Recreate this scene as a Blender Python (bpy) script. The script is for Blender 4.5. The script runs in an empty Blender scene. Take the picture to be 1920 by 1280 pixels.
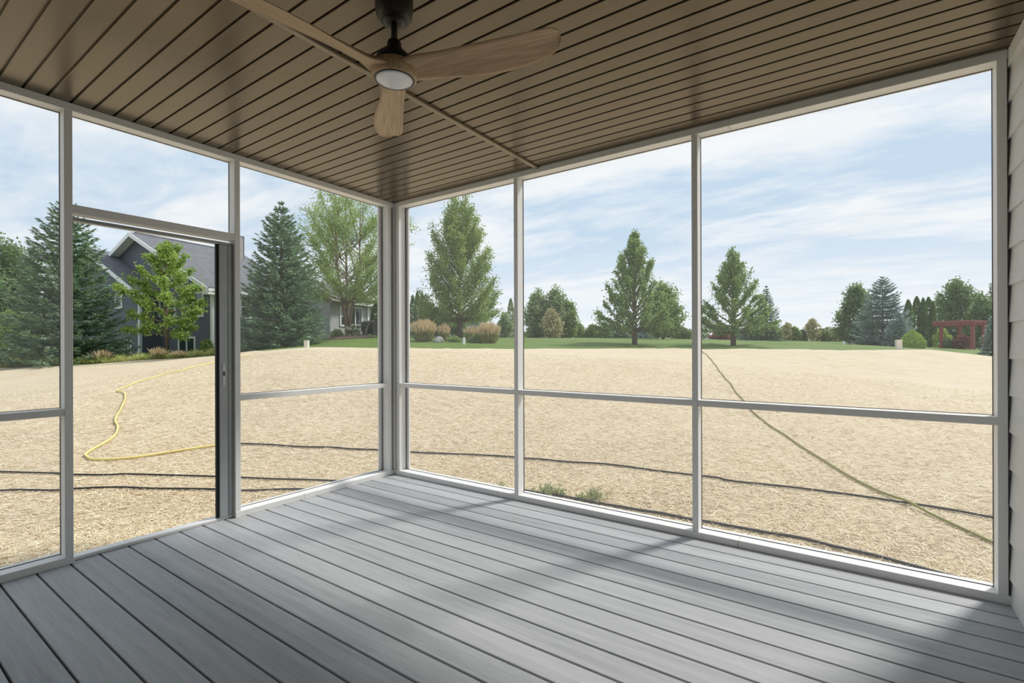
import bpy, bmesh, math, random
import numpy as np
from mathutils import Matrix, Vector

random.seed(7)
rng = np.random.default_rng(7)
scn = bpy.context.scene
col = scn.collection

# ------------------------------------------------------------------ camera
F_PX, HOR, YAW, ROLL = 917.483, 651.187, math.radians(34.9514), math.radians(-0.1834)
CAM = np.array([3.764, -3.330, 1.258])
FW = np.array([-math.sin(YAW), math.cos(YAW), 0.0])
_rt = np.array([math.cos(YAW), math.sin(YAW), 0.0]); _up = np.array([0, 0, 1.0])
RT = math.cos(ROLL) * _rt + math.sin(ROLL) * _up
UP = -math.sin(ROLL) * _rt + math.cos(ROLL) * _up
cam_data = bpy.data.cameras.new('camera')
cam_data.sensor_width = 36.0
cam_data.lens = F_PX * 36.0 / 1920.0
cam_data.shift_y = (HOR - 640.0) / 1920.0
cam_data.clip_start = 0.05
cam_data.clip_end = 2000.0
cam = bpy.data.objects.new('camera', cam_data)
col.objects.link(cam)
M = Matrix.Identity(4)
for i in range(3):
    M[i][0], M[i][1], M[i][2], M[i][3] = RT[i], UP[i], -FW[i], CAM[i]
cam.matrix_world = M
scn.camera = cam

# ------------------------------------------------------------------ view / world / sun
scn.view_settings.view_transform = 'Standard'
scn.view_settings.look = 'None'
scn.view_settings.gamma = 1.0
scn.view_settings.use_curve_mapping = False
scn.view_settings.exposure = 1.05

class NT:
    """small helper to write node trees"""
    def __init__(self, tree):
        self.t = tree; self.n = tree.nodes; self.l = tree.links
    def add(self, kind, **kw):
        nd = self.n.new(kind)
        for k, v in kw.items():
            setattr(nd, k, v)
        return nd
    def link(self, a, b):
        self.l.new(a, b)
    def math(self, op, a, b=None, c=None, clamp=False):
        nd = self.n.new('ShaderNodeMath'); nd.operation = op; nd.use_clamp = clamp
        for i, x in enumerate((a, b, c)):
            if x is None: continue
            if isinstance(x, (int, float)): nd.inputs[i].default_value = x
            else: self.l.new(x, nd.inputs[i])
        return nd.outputs[0]
    def mix(self, fac, a, b):
        nd = self.n.new('ShaderNodeMix'); nd.data_type = 'RGBA'
        for i, x in ((0, fac), (6, a), (7, b)):
            if isinstance(x, (int, float)): nd.inputs[i].default_value = x
            elif isinstance(x, tuple): nd.inputs[i].default_value = (*x[:3], 1)
            else: self.l.new(x, nd.inputs[i])
        return nd.outputs[2]
    def ramp(self, fac, stops):
        nd = self.n.new('ShaderNodeValToRGB')
        cr = nd.color_ramp
        while len(cr.elements) < len(stops): cr.elements.new(0.5)
        for e, (p, c) in zip(cr.elements, stops):
            e.position = p; e.color = (*c, 1) if len(c) == 3 else c
        self.l.new(fac, nd.inputs[0])
        return nd.outputs[0]
    def noise(self, vec, scale, detail=4, rough=0.55, dist=0.0):
        nd = self.n.new('ShaderNodeTexNoise')
        nd.inputs['Scale'].default_value = scale; nd.inputs['Detail'].default_value = detail
        nd.inputs['Roughness'].default_value = rough; nd.inputs['Distortion'].default_value = dist
        if vec is not None: self.l.new(vec, nd.inputs['Vector'])
        return nd.outputs['Fac']
    def mapping(self, vec, loc=(0, 0, 0), rot=(0, 0, 0), scale=(1, 1, 1)):
        nd = self.n.new('ShaderNodeMapping')
        nd.inputs['Location'].default_value = loc; nd.inputs['Rotation'].default_value = rot
        nd.inputs['Scale'].default_value = scale
        self.l.new(vec, nd.inputs['Vector'])
        return nd.outputs[0]

world = bpy.data.worlds.new('sky')
scn.world = world
world.use_nodes = True
w = NT(world.node_tree)
w.n.clear()
wout = w.add('ShaderNodeOutputWorld'); wbg = w.add('ShaderNodeBackground')
tc = w.add('ShaderNodeTexCoord'); sep = w.add('ShaderNodeSeparateXYZ')
w.link(tc.outputs['Generated'], sep.inputs[0])
zc = w.math('MAXIMUM', sep.outputs[2], 0.0)
zd = w.math('ADD', zc, 0.10)
cmb = w.add('ShaderNodeCombineXYZ')
w.link(w.math('DIVIDE', sep.outputs[0], zd), cmb.inputs[0])
w.link(w.math('DIVIDE', sep.outputs[1], zd), cmb.inputs[1])
cmb.inputs[2].default_value = 0.0
v1 = w.mapping(cmb.outputs[0], loc=(3.1, 1.7, 0), rot=(0, 0, math.radians(-62)), scale=(0.42, 1.0, 1))
v2 = w.mapping(cmb.outputs[0], loc=(0.4, 5.2, 0), rot=(0, 0, math.radians(-50)), scale=(0.8, 1.5, 1))
n1 = w.noise(v1, 1.0, 8, 0.58, 0.5)
n2 = w.noise(v2, 3.0, 7, 0.62, 0.4)
den = w.math('ADD', w.math('MULTIPLY', n1, 0.68), w.math('MULTIPLY', n2, 0.32))
cover = w.ramp(den, [(0.42, (0, 0, 0)), (0.56, (1, 1, 1))])
low = w.ramp(zc, [(0.0, (0.72, 0.78, 0.84)), (0.22, (0.48, 0.61, 0.75)), (0.6, (0.48, 0.61, 0.75)), (1.0, (0.48, 0.61, 0.75))])
cloud = w.mix(w.noise(v2, 2.0, 6, 0.6, 0.4), (0.66, 0.715, 0.765), (0.86, 0.875, 0.89))
sky = w.mix(cover, low, cloud)
# pale band near the horizon
hz = w.ramp(zc, [(0.0, (1, 1, 1)), (0.20, (0, 0, 0))])
sky = w.mix(w.math('MULTIPLY', hz, 0.45), sky, (0.78, 0.82, 0.86))
w.link(sky, wbg.inputs[0])
wbg.inputs[1].default_value = 0.575
w.link(wbg.outputs[0], wout.inputs[0])

# hazy sun from behind the back screen wall
AZ = np.array([0.452, 0.892]); ELEV = math.radians(49.5)
sun_dir = Vector((AZ[0] * math.cos(ELEV), AZ[1] * math.cos(ELEV), math.sin(ELEV)))
sd = bpy.data.lights.new('sun_offscreen', 'SUN'); sd.energy = 1.7; sd.angle = math.radians(8.0); sd.color = (1.0, 0.965, 0.91)
so = bpy.data.objects.new('sun_offscreen', sd); col.objects.link(so)
so.rotation_euler = (-sun_dir).to_track_quat('-Z', 'Y').to_euler()

# ------------------------------------------------------------------ survey helpers
def ray(u, v):
    return FW + RT * (u - 960) / F_PX + UP * (HOR - v) / F_PX
def at(u, v, d):
    """world point seen in photo position (u, v), d metres away along the view axis"""
    return CAM + d * ray(u, v)
def on_plane(u, v, n, o):
    r = ray(u, v); return CAM + r * (((o - CAM) @ n) / (r @ n))

# ------------------------------------------------------------------ object helpers
def link(o, parent=None):
    col.objects.link(o)
    if parent is not None: o.parent = parent
    return o
def tag(o, label=None, cat=None, group=None, kind=None):
    if label: o['label'] = label
    if cat: o['category'] = cat
    if group: o['group'] = group
    if kind: o['kind'] = kind
    return o
def empty(name, loc=(0, 0, 0), rz=0.0, **kw):
    o = bpy.data.objects.new(name, None); o.empty_display_size = 0.2
    o.location = [float(x) for x in loc]; o.rotation_euler = (0, 0, rz)
    link(o); return tag(o, **kw)
def mesh_obj(name, verts, faces, mat, parent=None, smooth=False):
    me = bpy.data.meshes.new(name)
    me.from_pydata([tuple(map(float, v)) for v in verts], [], faces)
    me.update()
    if mat is not None: me.materials.append(mat)
    if smooth:
        me.polygons.foreach_set('use_smooth', [True] * len(me.polygons))
    return link(bpy.data.objects.new(name, me), parent)
def np_mesh(name, V, Fq, mat, parent=None, smooth=False):
    """numpy quads / tris"""
    me = bpy.data.meshes.new(name)
    k = Fq.shape[1]
    me.vertices.add(len(V)); me.vertices.foreach_set('co', np.ascontiguousarray(V, dtype=np.float32).ravel())
    me.loops.add(Fq.size); me.loops.foreach_set('vertex_index', np.ascontiguousarray(Fq, dtype=np.int32).ravel())
    me.polygons.add(len(Fq))
    me.polygons.foreach_set('loop_start', np.arange(0, Fq.size, k, dtype=np.int32))
    me.polygons.foreach_set('loop_total', np.full(len(Fq), k, dtype=np.int32))
    if smooth: me.polygons.foreach_set('use_smooth', np.ones(len(Fq), dtype=bool))
    me.update(calc_edges=True)
    if mat is not None: me.materials.append(mat)
    return link(bpy.data.objects.new(name, me), parent)

class MB:
    """collects boxes, tubes and polygons for ONE mesh"""
    def __init__(self): self.v = []; self.f = []
    def add(self, vs, fs):
        b = len(self.v); self.v += [tuple(map(float, x)) for x in vs]; self.f += [tuple(b + i for i in f) for f in fs]; return self
    def box(self, x0, x1, y0, y1, z0, z1):
        vs = [(x, y, z) for z in (z0, z1) for y in (y0, y1) for x in (x0, x1)]
        return self.add(vs, [(0, 2, 3, 1), (4, 5, 7, 6), (0, 1, 5, 4), (2, 6, 7, 3), (0, 4, 6, 2), (1, 3, 7, 5)])
    def cbox(self, x0, x1, y0, y1, z0, z1, c):
        """box with eased (chamfered) edges"""
        bm = bmesh.new(); bmesh.ops.create_cube(bm, size=1)
        bmesh.ops.scale(bm, vec=(x1 - x0, y1 - y0, z1 - z0), verts=bm.verts)
        bmesh.ops.translate(bm, vec=((x0 + x1) / 2, (y0 + y1) / 2, (z0 + z1) / 2), verts=bm.verts)
        bmesh.ops.bevel(bm, geom=bm.edges[:], offset=c, segments=1, affect='EDGES')
        bm.verts.index_update()
        self.add([v.co for v in bm.verts], [[v.index for v in f.verts] for f in bm.faces]); bm.free(); return self
    def tube(self, pts, rad, n=6, cap=True):
        pts = [np.array(p, float) for p in pts]
        rads = rad if hasattr(rad, '__len__') else [rad] * len(pts)
        vs = []; fs = []
        for i, p in enumerate(pts):
            t = pts[min(i + 1, len(pts) - 1)] - pts[max(i - 1, 0)]
            t = t / (np.linalg.norm(t) + 1e-9)
            a = np.cross(t, [0, 0, 1.0] if abs(t[2]) < 0.9 else [1.0, 0, 0]); a /= np.linalg.norm(a)
            b = np.cross(t, a)
            for k in range(n):
                an = 2 * math.pi * k / n
                vs.append(p + rads[i] * (math.cos(an) * a + math.sin(an) * b))
        for i in range(len(pts) - 1):
            for k in range(n):
                k2 = (k + 1) % n
                fs.append((i * n + k, i * n + k2, (i + 1) * n + k2, (i + 1) * n + k))
        if cap:
            fs.append(tuple(range(n - 1, -1, -1))); fs.append(tuple((len(pts) - 1) * n + k for k in range(n)))
        return self.add(vs, fs)
    def lathe(self, prof, n=40, c=(0, 0, 0)):
        vs = []; fs = []
        for r, z in prof:
            for k in range(n):
                an = 2 * math.pi * k / n
                vs.append((c[0] + r * math.cos(an), c[1] + r * math.sin(an), c[2] + z))
        for i in range(len(prof) - 1):
            for k in range(n):
                k2 = (k + 1) % n
                fs.append((i * n + k, i * n + k2, (i + 1) * n + k2, (i + 1) * n + k))
        fs.append(tuple(range(n - 1, -1, -1))); fs.append(tuple((len(prof) - 1) * n + k for k in range(n)))
        return self.add(vs, fs)
    def prism(self, poly, off):
        """poly: list of 3D points (planar), off: extrusion vector"""
        n = len(poly); off = np.array(off, float)
        vs = [np.array(p, float) for p in poly] + [np.array(p, float) + off for p in poly]
        fs = [tuple(range(n)), tuple(range(2 * n - 1, n - 1, -1))]
        fs += [(i, i + n, (i + 1) % n + n, (i + 1) % n) for i in range(n)]
        return self.add(vs, fs)
    def build(self, name, mat, parent=None, smooth=False):
        o = mesh_obj(name, self.v, self.f, mat, parent, smooth)
        bm = bmesh.new(); bm.from_mesh(o.data); bmesh.ops.recalc_face_normals(bm, faces=bm.faces); bm.to_mesh(o.data); bm.free()
        return o

# ------------------------------------------------------------------ materials
MATS = {}
def new_mat(name):
    m = bpy.data.materials.new(name); m.use_nodes = True
    t = NT(m.node_tree); b = m.node_tree.nodes['Principled BSDF']
    MATS[name] = m
    return m, t, b
def plain(name, c, rough=0.6, metal=0.0, var=0.08, scale=6.0, spec=0.5, bump=0.0):
    m, t, b = new_mat(name)
    co = t.add('ShaderNodeTexCoord').outputs['Object']
    n = t.noise(co, scale, 4)
    lo = tuple(x * (1 - var) for x in c); hi = tuple(min(1, x * (1 + var)) for x in c)
    t.link(t.mix(n, lo, hi), b.inputs['Base Color'])
    b.inputs['Roughness'].default_value = rough; b.inputs['Metallic'].default_value = metal
    b.inputs['Specular IOR Level'].default_value = spec
    if bump:
        bp = t.add('ShaderNodeBump'); bp.inputs['Strength'].default_value = bump; bp.inputs['Distance'].default_value = 0.01
        t.link(t.noise(co, scale * 6, 3), bp.inputs['Height']); t.link(bp.outputs[0], b.inputs['Normal'])
    return m

def mat_paint():
    m, t, b = new_mat('white_painted_wood')
    co = t.add('ShaderNodeTexCoord').outputs['Object']
    n = t.noise(co, 9.0, 5, 0.6); s = t.noise(co, 2.3, 6, 0.7)
    c = t.mix(n, (0.78, 0.77, 0.75), (0.86, 0.855, 0.84))
    smudge = t.ramp(s, [(0.62, (0, 0, 0)), (0.75, (1, 1, 1))])
    c = t.mix(t.math('MULTIPLY', smudge, 0.35), c, (0.50, 0.45, 0.39))
    t.link(c, b.inputs['Base Color']); b.inputs['Roughness'].default_value = 0.5
    bp = t.add('ShaderNodeBump'); bp.inputs['Strength'].default_value = 0.12; bp.inputs['Distance'].default_value = 0.002
    t.link(t.noise(co, 60.0, 3), bp.inputs['Height']); t.link(bp.outputs[0], b.inputs['Normal'])
    return m
def mat_deck():
    m, t, b = new_mat('grey_composite_decking')
    co = t.add('ShaderNodeTexCoord').outputs['Object']
    oi = t.add('ShaderNodeObjectInfo').outputs['Random']
    off = t.add('ShaderNodeCombineXYZ'); t.link(t.math('MULTIPLY', oi, 37.0), off.inputs[0])
    va = t.add('ShaderNodeVectorMath'); va.operation = 'ADD'
    t.link(co, va.inputs[0]); t.link(off.outputs[0], va.inputs[1])
    g1 = t.noise(t.mapping(va.outputs[0], scale=(3.0, 120, 20)), 2.0, 6, 0.7, 0.3)
    g2 = t.noise(t.mapping(va.outputs[0], scale=(0.7, 14, 5)), 1.6, 4, 0.6, 0.6)
    g3 = t.noise(va.outputs[0], 1.1, 3)
    f = t.math('ADD', t.math('MULTIPLY', g1, 0.50), t.math('ADD', t.math('MULTIPLY', g2, 0.36), t.math('MULTIPLY', oi, 0.14)))
    c = t.ramp(f, [(0.33, (0.238, 0.246, 0.256)), (0.50, (0.378, 0.388, 0.398)), (0.66, (0.50, 0.51, 0.52))])
    c = t.mix(t.math('MULTIPLY', g3, 0.25), c, (0.45, 0.46, 0.475))
    t.link(c, b.inputs['Base Color'])
    b.inputs['Roughness'].default_value = 0.52; b.inputs['Specular IOR Level'].default_value = 0.45
    bp = t.add('ShaderNodeBump'); bp.inputs['Strength'].default_value = 0.35; bp.inputs['Distance'].default_value = 0.0015
    t.link(g1, bp.inputs['Height']); t.link(bp.outputs[0], b.inputs['Normal'])
    return m
def mat_ceiling():
    m, t, b = new_mat('bronze_ceiling_plank')
    co = t.add('ShaderNodeTexCoord').outputs['Object']
    oi = t.add('ShaderNodeObjectInfo').outputs['Random']
    n = t.noise(t.mapping(co, scale=(1.2, 60, 10)), 1.5, 4)
    f = t.math('ADD', t.math('MULTIPLY', n, 0.6), t.math('MULTIPLY', oi, 0.4))
    t.link(t.mix(f, (0.135, 0.107, 0.071), (0.185, 0.147, 0.098)), b.inputs['Base Color'])
    b.inputs['Roughness'].default_value = 0.27; b.inputs['Specular IOR Level'].default_value = 0.6
    b.inputs['Metallic'].default_value = 0.55
    bp = t.add('ShaderNodeBump'); bp.inputs['Strength'].default_value = 0.10; bp.inputs['Distance'].default_value = 0.004
    t.link(t.noise(t.mapping(co, scale=(0.6, 3, 1)), 3.0, 2), bp.inputs['Height']); t.link(bp.outputs[0], b.inputs['Normal'])
    return m
def mat_fanwood():
    m, t, b = new_mat('light_oak_fan_blade')
    co = t.add('ShaderNodeTexCoord').outputs['Object']
    g = t.noise(t.mapping(co, scale=(2.0, 70, 30)), 1.6, 5, 0.6, 0.8)
    t.link(t.ramp(g, [(0.30, (0.30, 0.185, 0.095)), (0.55, (0.47, 0.315, 0.175)), (0.75, (0.56, 0.40, 0.245))]), b.inputs['Base Color'])
    b.inputs['Roughness'].default_value = 0.45
    return m
def mat_screen():
    m = bpy.data.materials.new('insect_screen_mesh'); m.use_nodes = True
    t = NT(m.node_tree); t.n.clear(); MATS['screen'] = m
    o = t.add('ShaderNodeOutputMaterial')
    tr = t.add('ShaderNodeBsdfTransparent'); tr.inputs[0].default_value = (1, 1, 1, 1)
    df = t.add('ShaderNodeBsdfDiffuse'); df.inputs[0].default_value = (0.62, 0.64, 0.66, 1)
    tl = t.add('ShaderNodeBsdfTranslucent'); tl.inputs[0].default_value = (0.72, 0.74, 0.76, 1)
    a = t.add('ShaderNodeMixShader'); a.inputs[0].default_value = 0.6
    t.link(df.outputs[0], a.inputs[1]); t.link(tl.outputs[0], a.inputs[2])
    mx = t.add('ShaderNodeMixShader'); mx.inputs[0].default_value = 0.085
    t.link(tr.outputs[0], mx.inputs[1]); t.link(a.outputs[0], mx.inputs[2]); t.link(mx.outputs[0], o.inputs[0])
    return m
def mat_straw_ground():
    m, t, b = new_mat('straw_covered_soil')
    co = t.add('ShaderNodeTexCoord').outputs['Object']
    big = t.noise(co, 0.22, 5, 0.6)
    mid = t.noise(co, 1.7, 5, 0.65, 0.5)
    a1 = t.noise(t.mapping(co, rot=(0, 0, 0.6), scale=(6, 46, 10)), 1.0, 4, 0.7, 1.2)
    a2 = t.noise(t.mapping(co, rot=(0, 0, -0.5), scale=(7, 52, 10)), 1.0, 4, 0.7, 1.2)
    a3 = t.noise(t.mapping(co, rot=(0, 0, 1.7), scale=(6, 40, 10)), 1.0, 4, 0.7, 1.0)
    fib = t.math('MAXIMUM', a1, t.math('MAXIMUM', a2, a3))
    c = t.ramp(fib, [(0.40, (0.42, 0.325, 0.20)), (0.55, (0.64, 0.525, 0.365)), (0.74, (0.78, 0.685, 0.535))])
    c = t.mix(t.math('MULTIPLY', t.ramp(mid, [(0.45, (0, 0, 0)), (0.75, (1, 1, 1))]), 0.50), c, (0.46, 0.36, 0.22))
    c = t.mix(t.math('MULTIPLY', t.ramp(big, [(0.4, (0, 0, 0)), (0.7, (1, 1, 1))]), 0.40), c, (0.70, 0.61, 0.465))
    thin = t.noise(t.mapping(co, loc=(9, 3, 0)), 0.75, 6, 0.7)
    c = t.mix(t.math('MULTIPLY', t.ramp(thin, [(0.66, (0, 0, 0)), (0.76, (1, 1, 1))]), 0.35), c, (0.42, 0.37, 0.21))
    t.link(c, b.inputs['Base Color']); b.inputs['Roughness'].default_value = 0.85; b.inputs['Specular IOR Level'].default_value = 0.15
    bp = t.add('ShaderNodeBump'); bp.inputs['Strength'].default_value = 0.7; bp.inputs['Distance'].default_value = 0.025
    t.link(t.math('ADD', fib, t.math('MULTIPLY', mid, 1.6)), bp.inputs['Height']); t.link(bp.outputs[0], b.inputs['Normal'])
    return m
def island_mat(name, stops, rough=0.6, trans=0.0, noise_scale=0.5, noise_amt=0.45):
    """leaf / blade material: colour differs from piece to piece and in drifts over the plant"""
    m, t, b = new_mat(name)
    geo = t.add('ShaderNodeNewGeometry').outputs['Random Per Island']
    co = t.add('ShaderNodeTexCoord').outputs['Object']
    n = t.noise(co, noise_scale, 3)
    f = t.math('ADD', t.math('MULTIPLY', geo, 1 - noise_amt), t.math('MULTIPLY', n, noise_amt))
    k = len(stops)
    c = t.ramp(f, [(0.12 + 0.76 * i / (k - 1), s) for i, s in enumerate(stops)])
    t.link(c, b.inputs['Base Color']); b.inputs['Roughness'].default_value = rough
    b.inputs['Specular IOR Level'].default_value = 0.15
    if trans:
        tl = t.add('ShaderNodeBsdfTranslucent'); t.link(t.mix(0.20, c, (0.45, 0.55, 0.16)), tl.inputs[0])
        mx = t.add('ShaderNodeMixShader'); mx.inputs[0].default_value = trans
        t.link(b.outputs[0], mx.inputs[1]); t.link(tl.outputs[0], mx.inputs[2])
        t.link(mx.outputs[0], t.n['Material Output'].inputs[0])
    return m
def mat_lawn():
    m, t, b = new_mat('mown_lawn')
    co = t.add('ShaderNodeTexCoord').outputs['Object']
    n = t.noise(co, 0.25, 5, 0.6); f = t.noise(co, 9.0, 5, 0.75)
    s = t.math('ADD', t.math('MULTIPLY', n, 0.5), t.math('MULTIPLY', f, 0.5))
    t.link(t.ramp(s, [(0.3, (0.075, 0.125, 0.025)), (0.5, (0.125, 0.19, 0.040)), (0.7, (0.19, 0.255, 0.065))]), b.inputs['Base Color'])
    b.inputs['Roughness'].default_value = 0.8; b.inputs['Specular IOR Level'].default_value = 0.2
    bp = t.add('ShaderNodeBump'); bp.inputs['Strength'].default_value = 0.6; bp.inputs['Distance'].default_value = 0.05
    t.link(f, bp.inputs['Height']); t.link(bp.outputs[0], b.inputs['Normal'])
    return m
def mat_siding_far(name, c, pitch):
    """lap siding courses of a distant house: grooves by height"""
    m, t, b = new_mat(name)
    co = t.add('ShaderNodeTexCoord').outputs['Object']
    sp = t.add('ShaderNodeSeparateXYZ'); t.link(co, sp.inputs[0])
    fr = t.math('FRACT', t.math('DIVIDE', sp.outputs[2], pitch))
    n = t.noise(co, 1.4, 4)
    base = t.mix(n, tuple(x * 0.92 for x in c), tuple(x * 1.08 for x in c))
    t.link(base, b.inputs['Base Color'])
    b.inputs['Roughness'].default_value = 0.6
    bp = t.add('ShaderNodeBump'); bp.inputs['Strength'].default_value = 0.6; bp.inputs['Distance'].default_value = 0.012
    t.link(t.math('SUBTRACT', 1.0, fr), bp.inputs['Height']); t.link(bp.outputs[0], b.inputs['Normal'])
    return m
def mat_shingle():
    m, t, b = new_mat('grey_asphalt_shingles')
    co = t.add('ShaderNodeTexCoord').outputs['Object']
    n = t.noise(co, 3.0, 4); f = t.noise(co, 14.0, 3)
    s = t.math('ADD', t.math('MULTIPLY', n, 0.4), t.math('MULTIPLY', f, 0.6))
    t.link(t.ramp(s, [(0.3, (0.085, 0.088, 0.098)), (0.7, (0.20, 0.205, 0.22))]), b.inputs['Base Color'])
    b.inputs['Roughness'].default_value = 0.85
    return m
def mat_siding_near():
    m, t, b = new_mat('pale_grey_lap_siding')
    co = t.add('ShaderNodeTexCoord').outputs['Object']
    g = t.noise(t.mapping(co, scale=(1, 2.0, 26)), 1.6, 5, 0.6, 0.8)
    t.link(t.mix(g, (0.64, 0.63, 0.61), (0.74, 0.735, 0.72)), b.inputs['Base Color'])
    b.inputs['Roughness'].default_value = 0.55
    bp = t.add('ShaderNodeBump'); bp.inputs['Strength'].default_value = 0.3; bp.inputs['Distance'].default_value = 0.003
    t.link(g, bp.inputs['Height']); t.link(bp.outputs[0], b.inputs['Normal'])
    return m

PAINT = mat_paint(); DECK = mat_deck(); CEIL = mat_ceiling(); OAK = mat_fanwood(); SCREEN = mat_screen()
STRAW = mat_straw_ground(); LAWN = mat_lawn(); SHINGLE = mat_shingle(); SIDING = mat_siding_near()
BLUEGREY = mat_siding_far('slate_blue_siding', (0.125, 0.133, 0.165), 0.11)
PALESIDE = mat_siding_far('pale_grey_house_siding', (0.42, 0.42, 0.44), 0.11)
TRIMW = plain('white_house_trim', (0.88, 0.88, 0.88), 0.5, var=0.04)
BLACKM = plain('matte_black_metal', (0.012, 0.011, 0.010), 0.42, 0.0)
BRONZE = plain('dark_bronze_canopy', (0.030, 0.025, 0.020), 0.38, 0.3)
LENS = plain('frosted_lens', (0.80, 0.80, 0.84), 0.12, var=0.03, spec=0.6)
ALU = plain('grey_aluminium_door_frame', (0.36, 0.38, 0.385), 0.38, 0.35)
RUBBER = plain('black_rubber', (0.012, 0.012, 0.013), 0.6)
STEEL = plain('brushed_steel', (0.45, 0.46, 0.47), 0.3, 0.8)
JOISTWOOD = plain('treated_framing_wood', (0.27, 0.205, 0.135), 0.9, var=0.2)
DOORWOOD = plain('brown_shed_door', (0.15, 0.115, 0.085), 0.8)
GLASS = plain('dark_window_glass', (0.035, 0.045, 0.050), 0.06, spec=0.8)
HOSEY = plain('yellow_garden_hose', (0.80, 0.66, 0.24), 0.5)
HOSEG = plain('olive_garden_hose', (0.27, 0.26, 0.075), 0.5)
HOSEB = plain('black_drip_hose', (0.028, 0.027, 0.026), 0.6)
BARK = plain('grey_brown_bark', (0.16, 0.115, 0.085), 0.9, var=0.35, scale=9, bump=0.5)
BIRCHBARK = plain('peeling_tan_bark', (0.27, 0.185, 0.13), 0.85, var=0.4, scale=6, bump=0.5)
REDWOOD = plain('faded_red_stain', (0.30, 0.075, 0.065), 0.7)
ROCK = plain('grey_field_stone', (0.36, 0.35, 0.34), 0.85, var=0.25, scale=5, bump=0.6)
CREAMP = plain('cream_plastic_post', (0.74, 0.68, 0.57), 0.5)
MULCH = plain('dark_bark_mulch', (0.16, 0.105, 0.075), 0.9, var=0.4, scale=14, bump=0.6)
def mat_thin_plastic():
    m = bpy.data.materials.new('pale_translucent_plastic'); m.use_nodes = True
    t = NT(m.node_tree); b = t.n['Principled BSDF']; b.inputs['Roughness'].default_value = 0.4
    c = t.mix(t.noise(t.add('ShaderNodeTexCoord').outputs['Object'], 30.0, 3), (0.80, 0.80, 0.83), (0.88, 0.88, 0.90))
    t.link(c, b.inputs['Base Color']); tl = t.add('ShaderNodeBsdfTranslucent'); t.link(c, tl.inputs[0])
    mx = t.add('ShaderNodeMixShader'); mx.inputs[0].default_value = 0.7
    t.link(b.outputs[0], mx.inputs[1]); t.link(tl.outputs[0], mx.inputs[2]); t.link(mx.outputs[0], t.n['Material Output'].inputs[0])
    return m
PAPER = mat_thin_plastic()

STRAWBLADE = island_mat('dry_straw_stems', [(0.62, 0.48, 0.29), (0.78, 0.64, 0.42), (0.86, 0.75, 0.53), (0.92, 0.84, 0.66)], 0.7, 0.0, 0.4, 0.25)
WILDGRASS = island_mat('wild_grass_blades', [(0.225, 0.300, 0.075), (0.413, 0.488, 0.150), (0.675, 0.619, 0.281), (0.780, 0.780, 0.469)], 0.7, 0.2, 0.35, 0.55)
PLUME = island_mat('feather_grass_plumes', [(0.52, 0.38, 0.21), (0.7, 0.54, 0.33), (0.82, 0.68, 0.46)], 0.7, 0.2)
CLUMPG = island_mat('feather_grass_blades', [(0.150, 0.200, 0.062), (0.300, 0.312, 0.112), (0.500, 0.413, 0.188)], 0.7, 0.2)
SPRUCE = island_mat('blue_green_spruce_needles', [(0.087, 0.152, 0.096), (0.217, 0.326, 0.217), (0.435, 0.580, 0.392)], 0.6, 0.22, 0.6, 0.35)
SPRUCEB = island_mat('silver_blue_spruce_needles', [(0.163, 0.225, 0.219), (0.325, 0.425, 0.419), (0.525, 0.625, 0.613)], 0.6, 0.2, 0.6, 0.35)
SPRUCED = island_mat('dark_spruce_needles', [(0.065, 0.119, 0.075), (0.145, 0.232, 0.145), (0.275, 0.377, 0.239)], 0.6, 0.2, 0.6, 0.35)
LIME = island_mat('lime_green_leaves', [(0.17, 0.28, 0.06), (0.34, 0.49, 0.12), (0.56, 0.66, 0.24)], 0.5, 0.45)
BIRCHL = island_mat('soft_green_birch_leaves', [(0.188, 0.290, 0.085), (0.346, 0.469, 0.160), (0.581, 0.675, 0.281)], 0.5, 0.45)
MAPLEL = island_mat('olive_maple_leaves', [(0.138, 0.213, 0.062), (0.300, 0.413, 0.125), (0.525, 0.600, 0.213)], 0.5, 0.45)
MAPLED = island_mat('deep_green_maple_leaves', [(0.102, 0.181, 0.065), (0.225, 0.348, 0.123), (0.435, 0.551, 0.217)], 0.5, 0.45)
ROUNDL = island_mat('mid_green_round_tree_leaves', [(0.131, 0.216, 0.071), (0.263, 0.365, 0.122), (0.469, 0.562, 0.206)], 0.5, 0.45)
GREYG = island_mat('grey_green_leaves', [(0.188, 0.250, 0.125), (0.325, 0.413, 0.225), (0.500, 0.575, 0.338)], 0.55, 0.45)
HEDGEG = island_mat('distant_hedgerow_leaves', [(0.09, 0.14, 0.05), (0.17, 0.235, 0.085), (0.29, 0.35, 0.14)], 0.6, 0.3)  # plain leaf greens, no haze mixed into the colour
DARKG = island_mat('dark_green_leaves', [(0.080, 0.145, 0.061), (0.167, 0.268, 0.109), (0.290, 0.406, 0.174)], 0.55, 0.45)
ARBOR = island_mat('arborvitae_foliage', [(0.065, 0.142, 0.055), (0.142, 0.261, 0.087), (0.273, 0.402, 0.142)], 0.6, 0.45)
BALLG = island_mat('clipped_bright_shrub', [(0.225, 0.319, 0.066), (0.394, 0.525, 0.112), (0.600, 0.712, 0.188)], 0.55, 0.2)
REDL = island_mat('dark_red_shrub_leaves', [(0.135, 0.042, 0.045), (0.255, 0.083, 0.083), (0.390, 0.150, 0.135)], 0.55, 0.2)
TANL = island_mat('dry_tan_scrub', [(0.319, 0.290, 0.160), (0.525, 0.469, 0.263), (0.712, 0.637, 0.394)], 0.6, 0.2)
FLOWER = island_mat('pink_white_blooms', [(0.62, 0.30, 0.33), (0.78, 0.66, 0.66), (0.82, 0.80, 0.78)], 0.5, 0.2)

# ================================================================== STRUCTURE
H = 2.70; PW, PD = 0.038, 0.089     # stud face and depth
XR = 4.377                          # where the back wall meets the house
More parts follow.
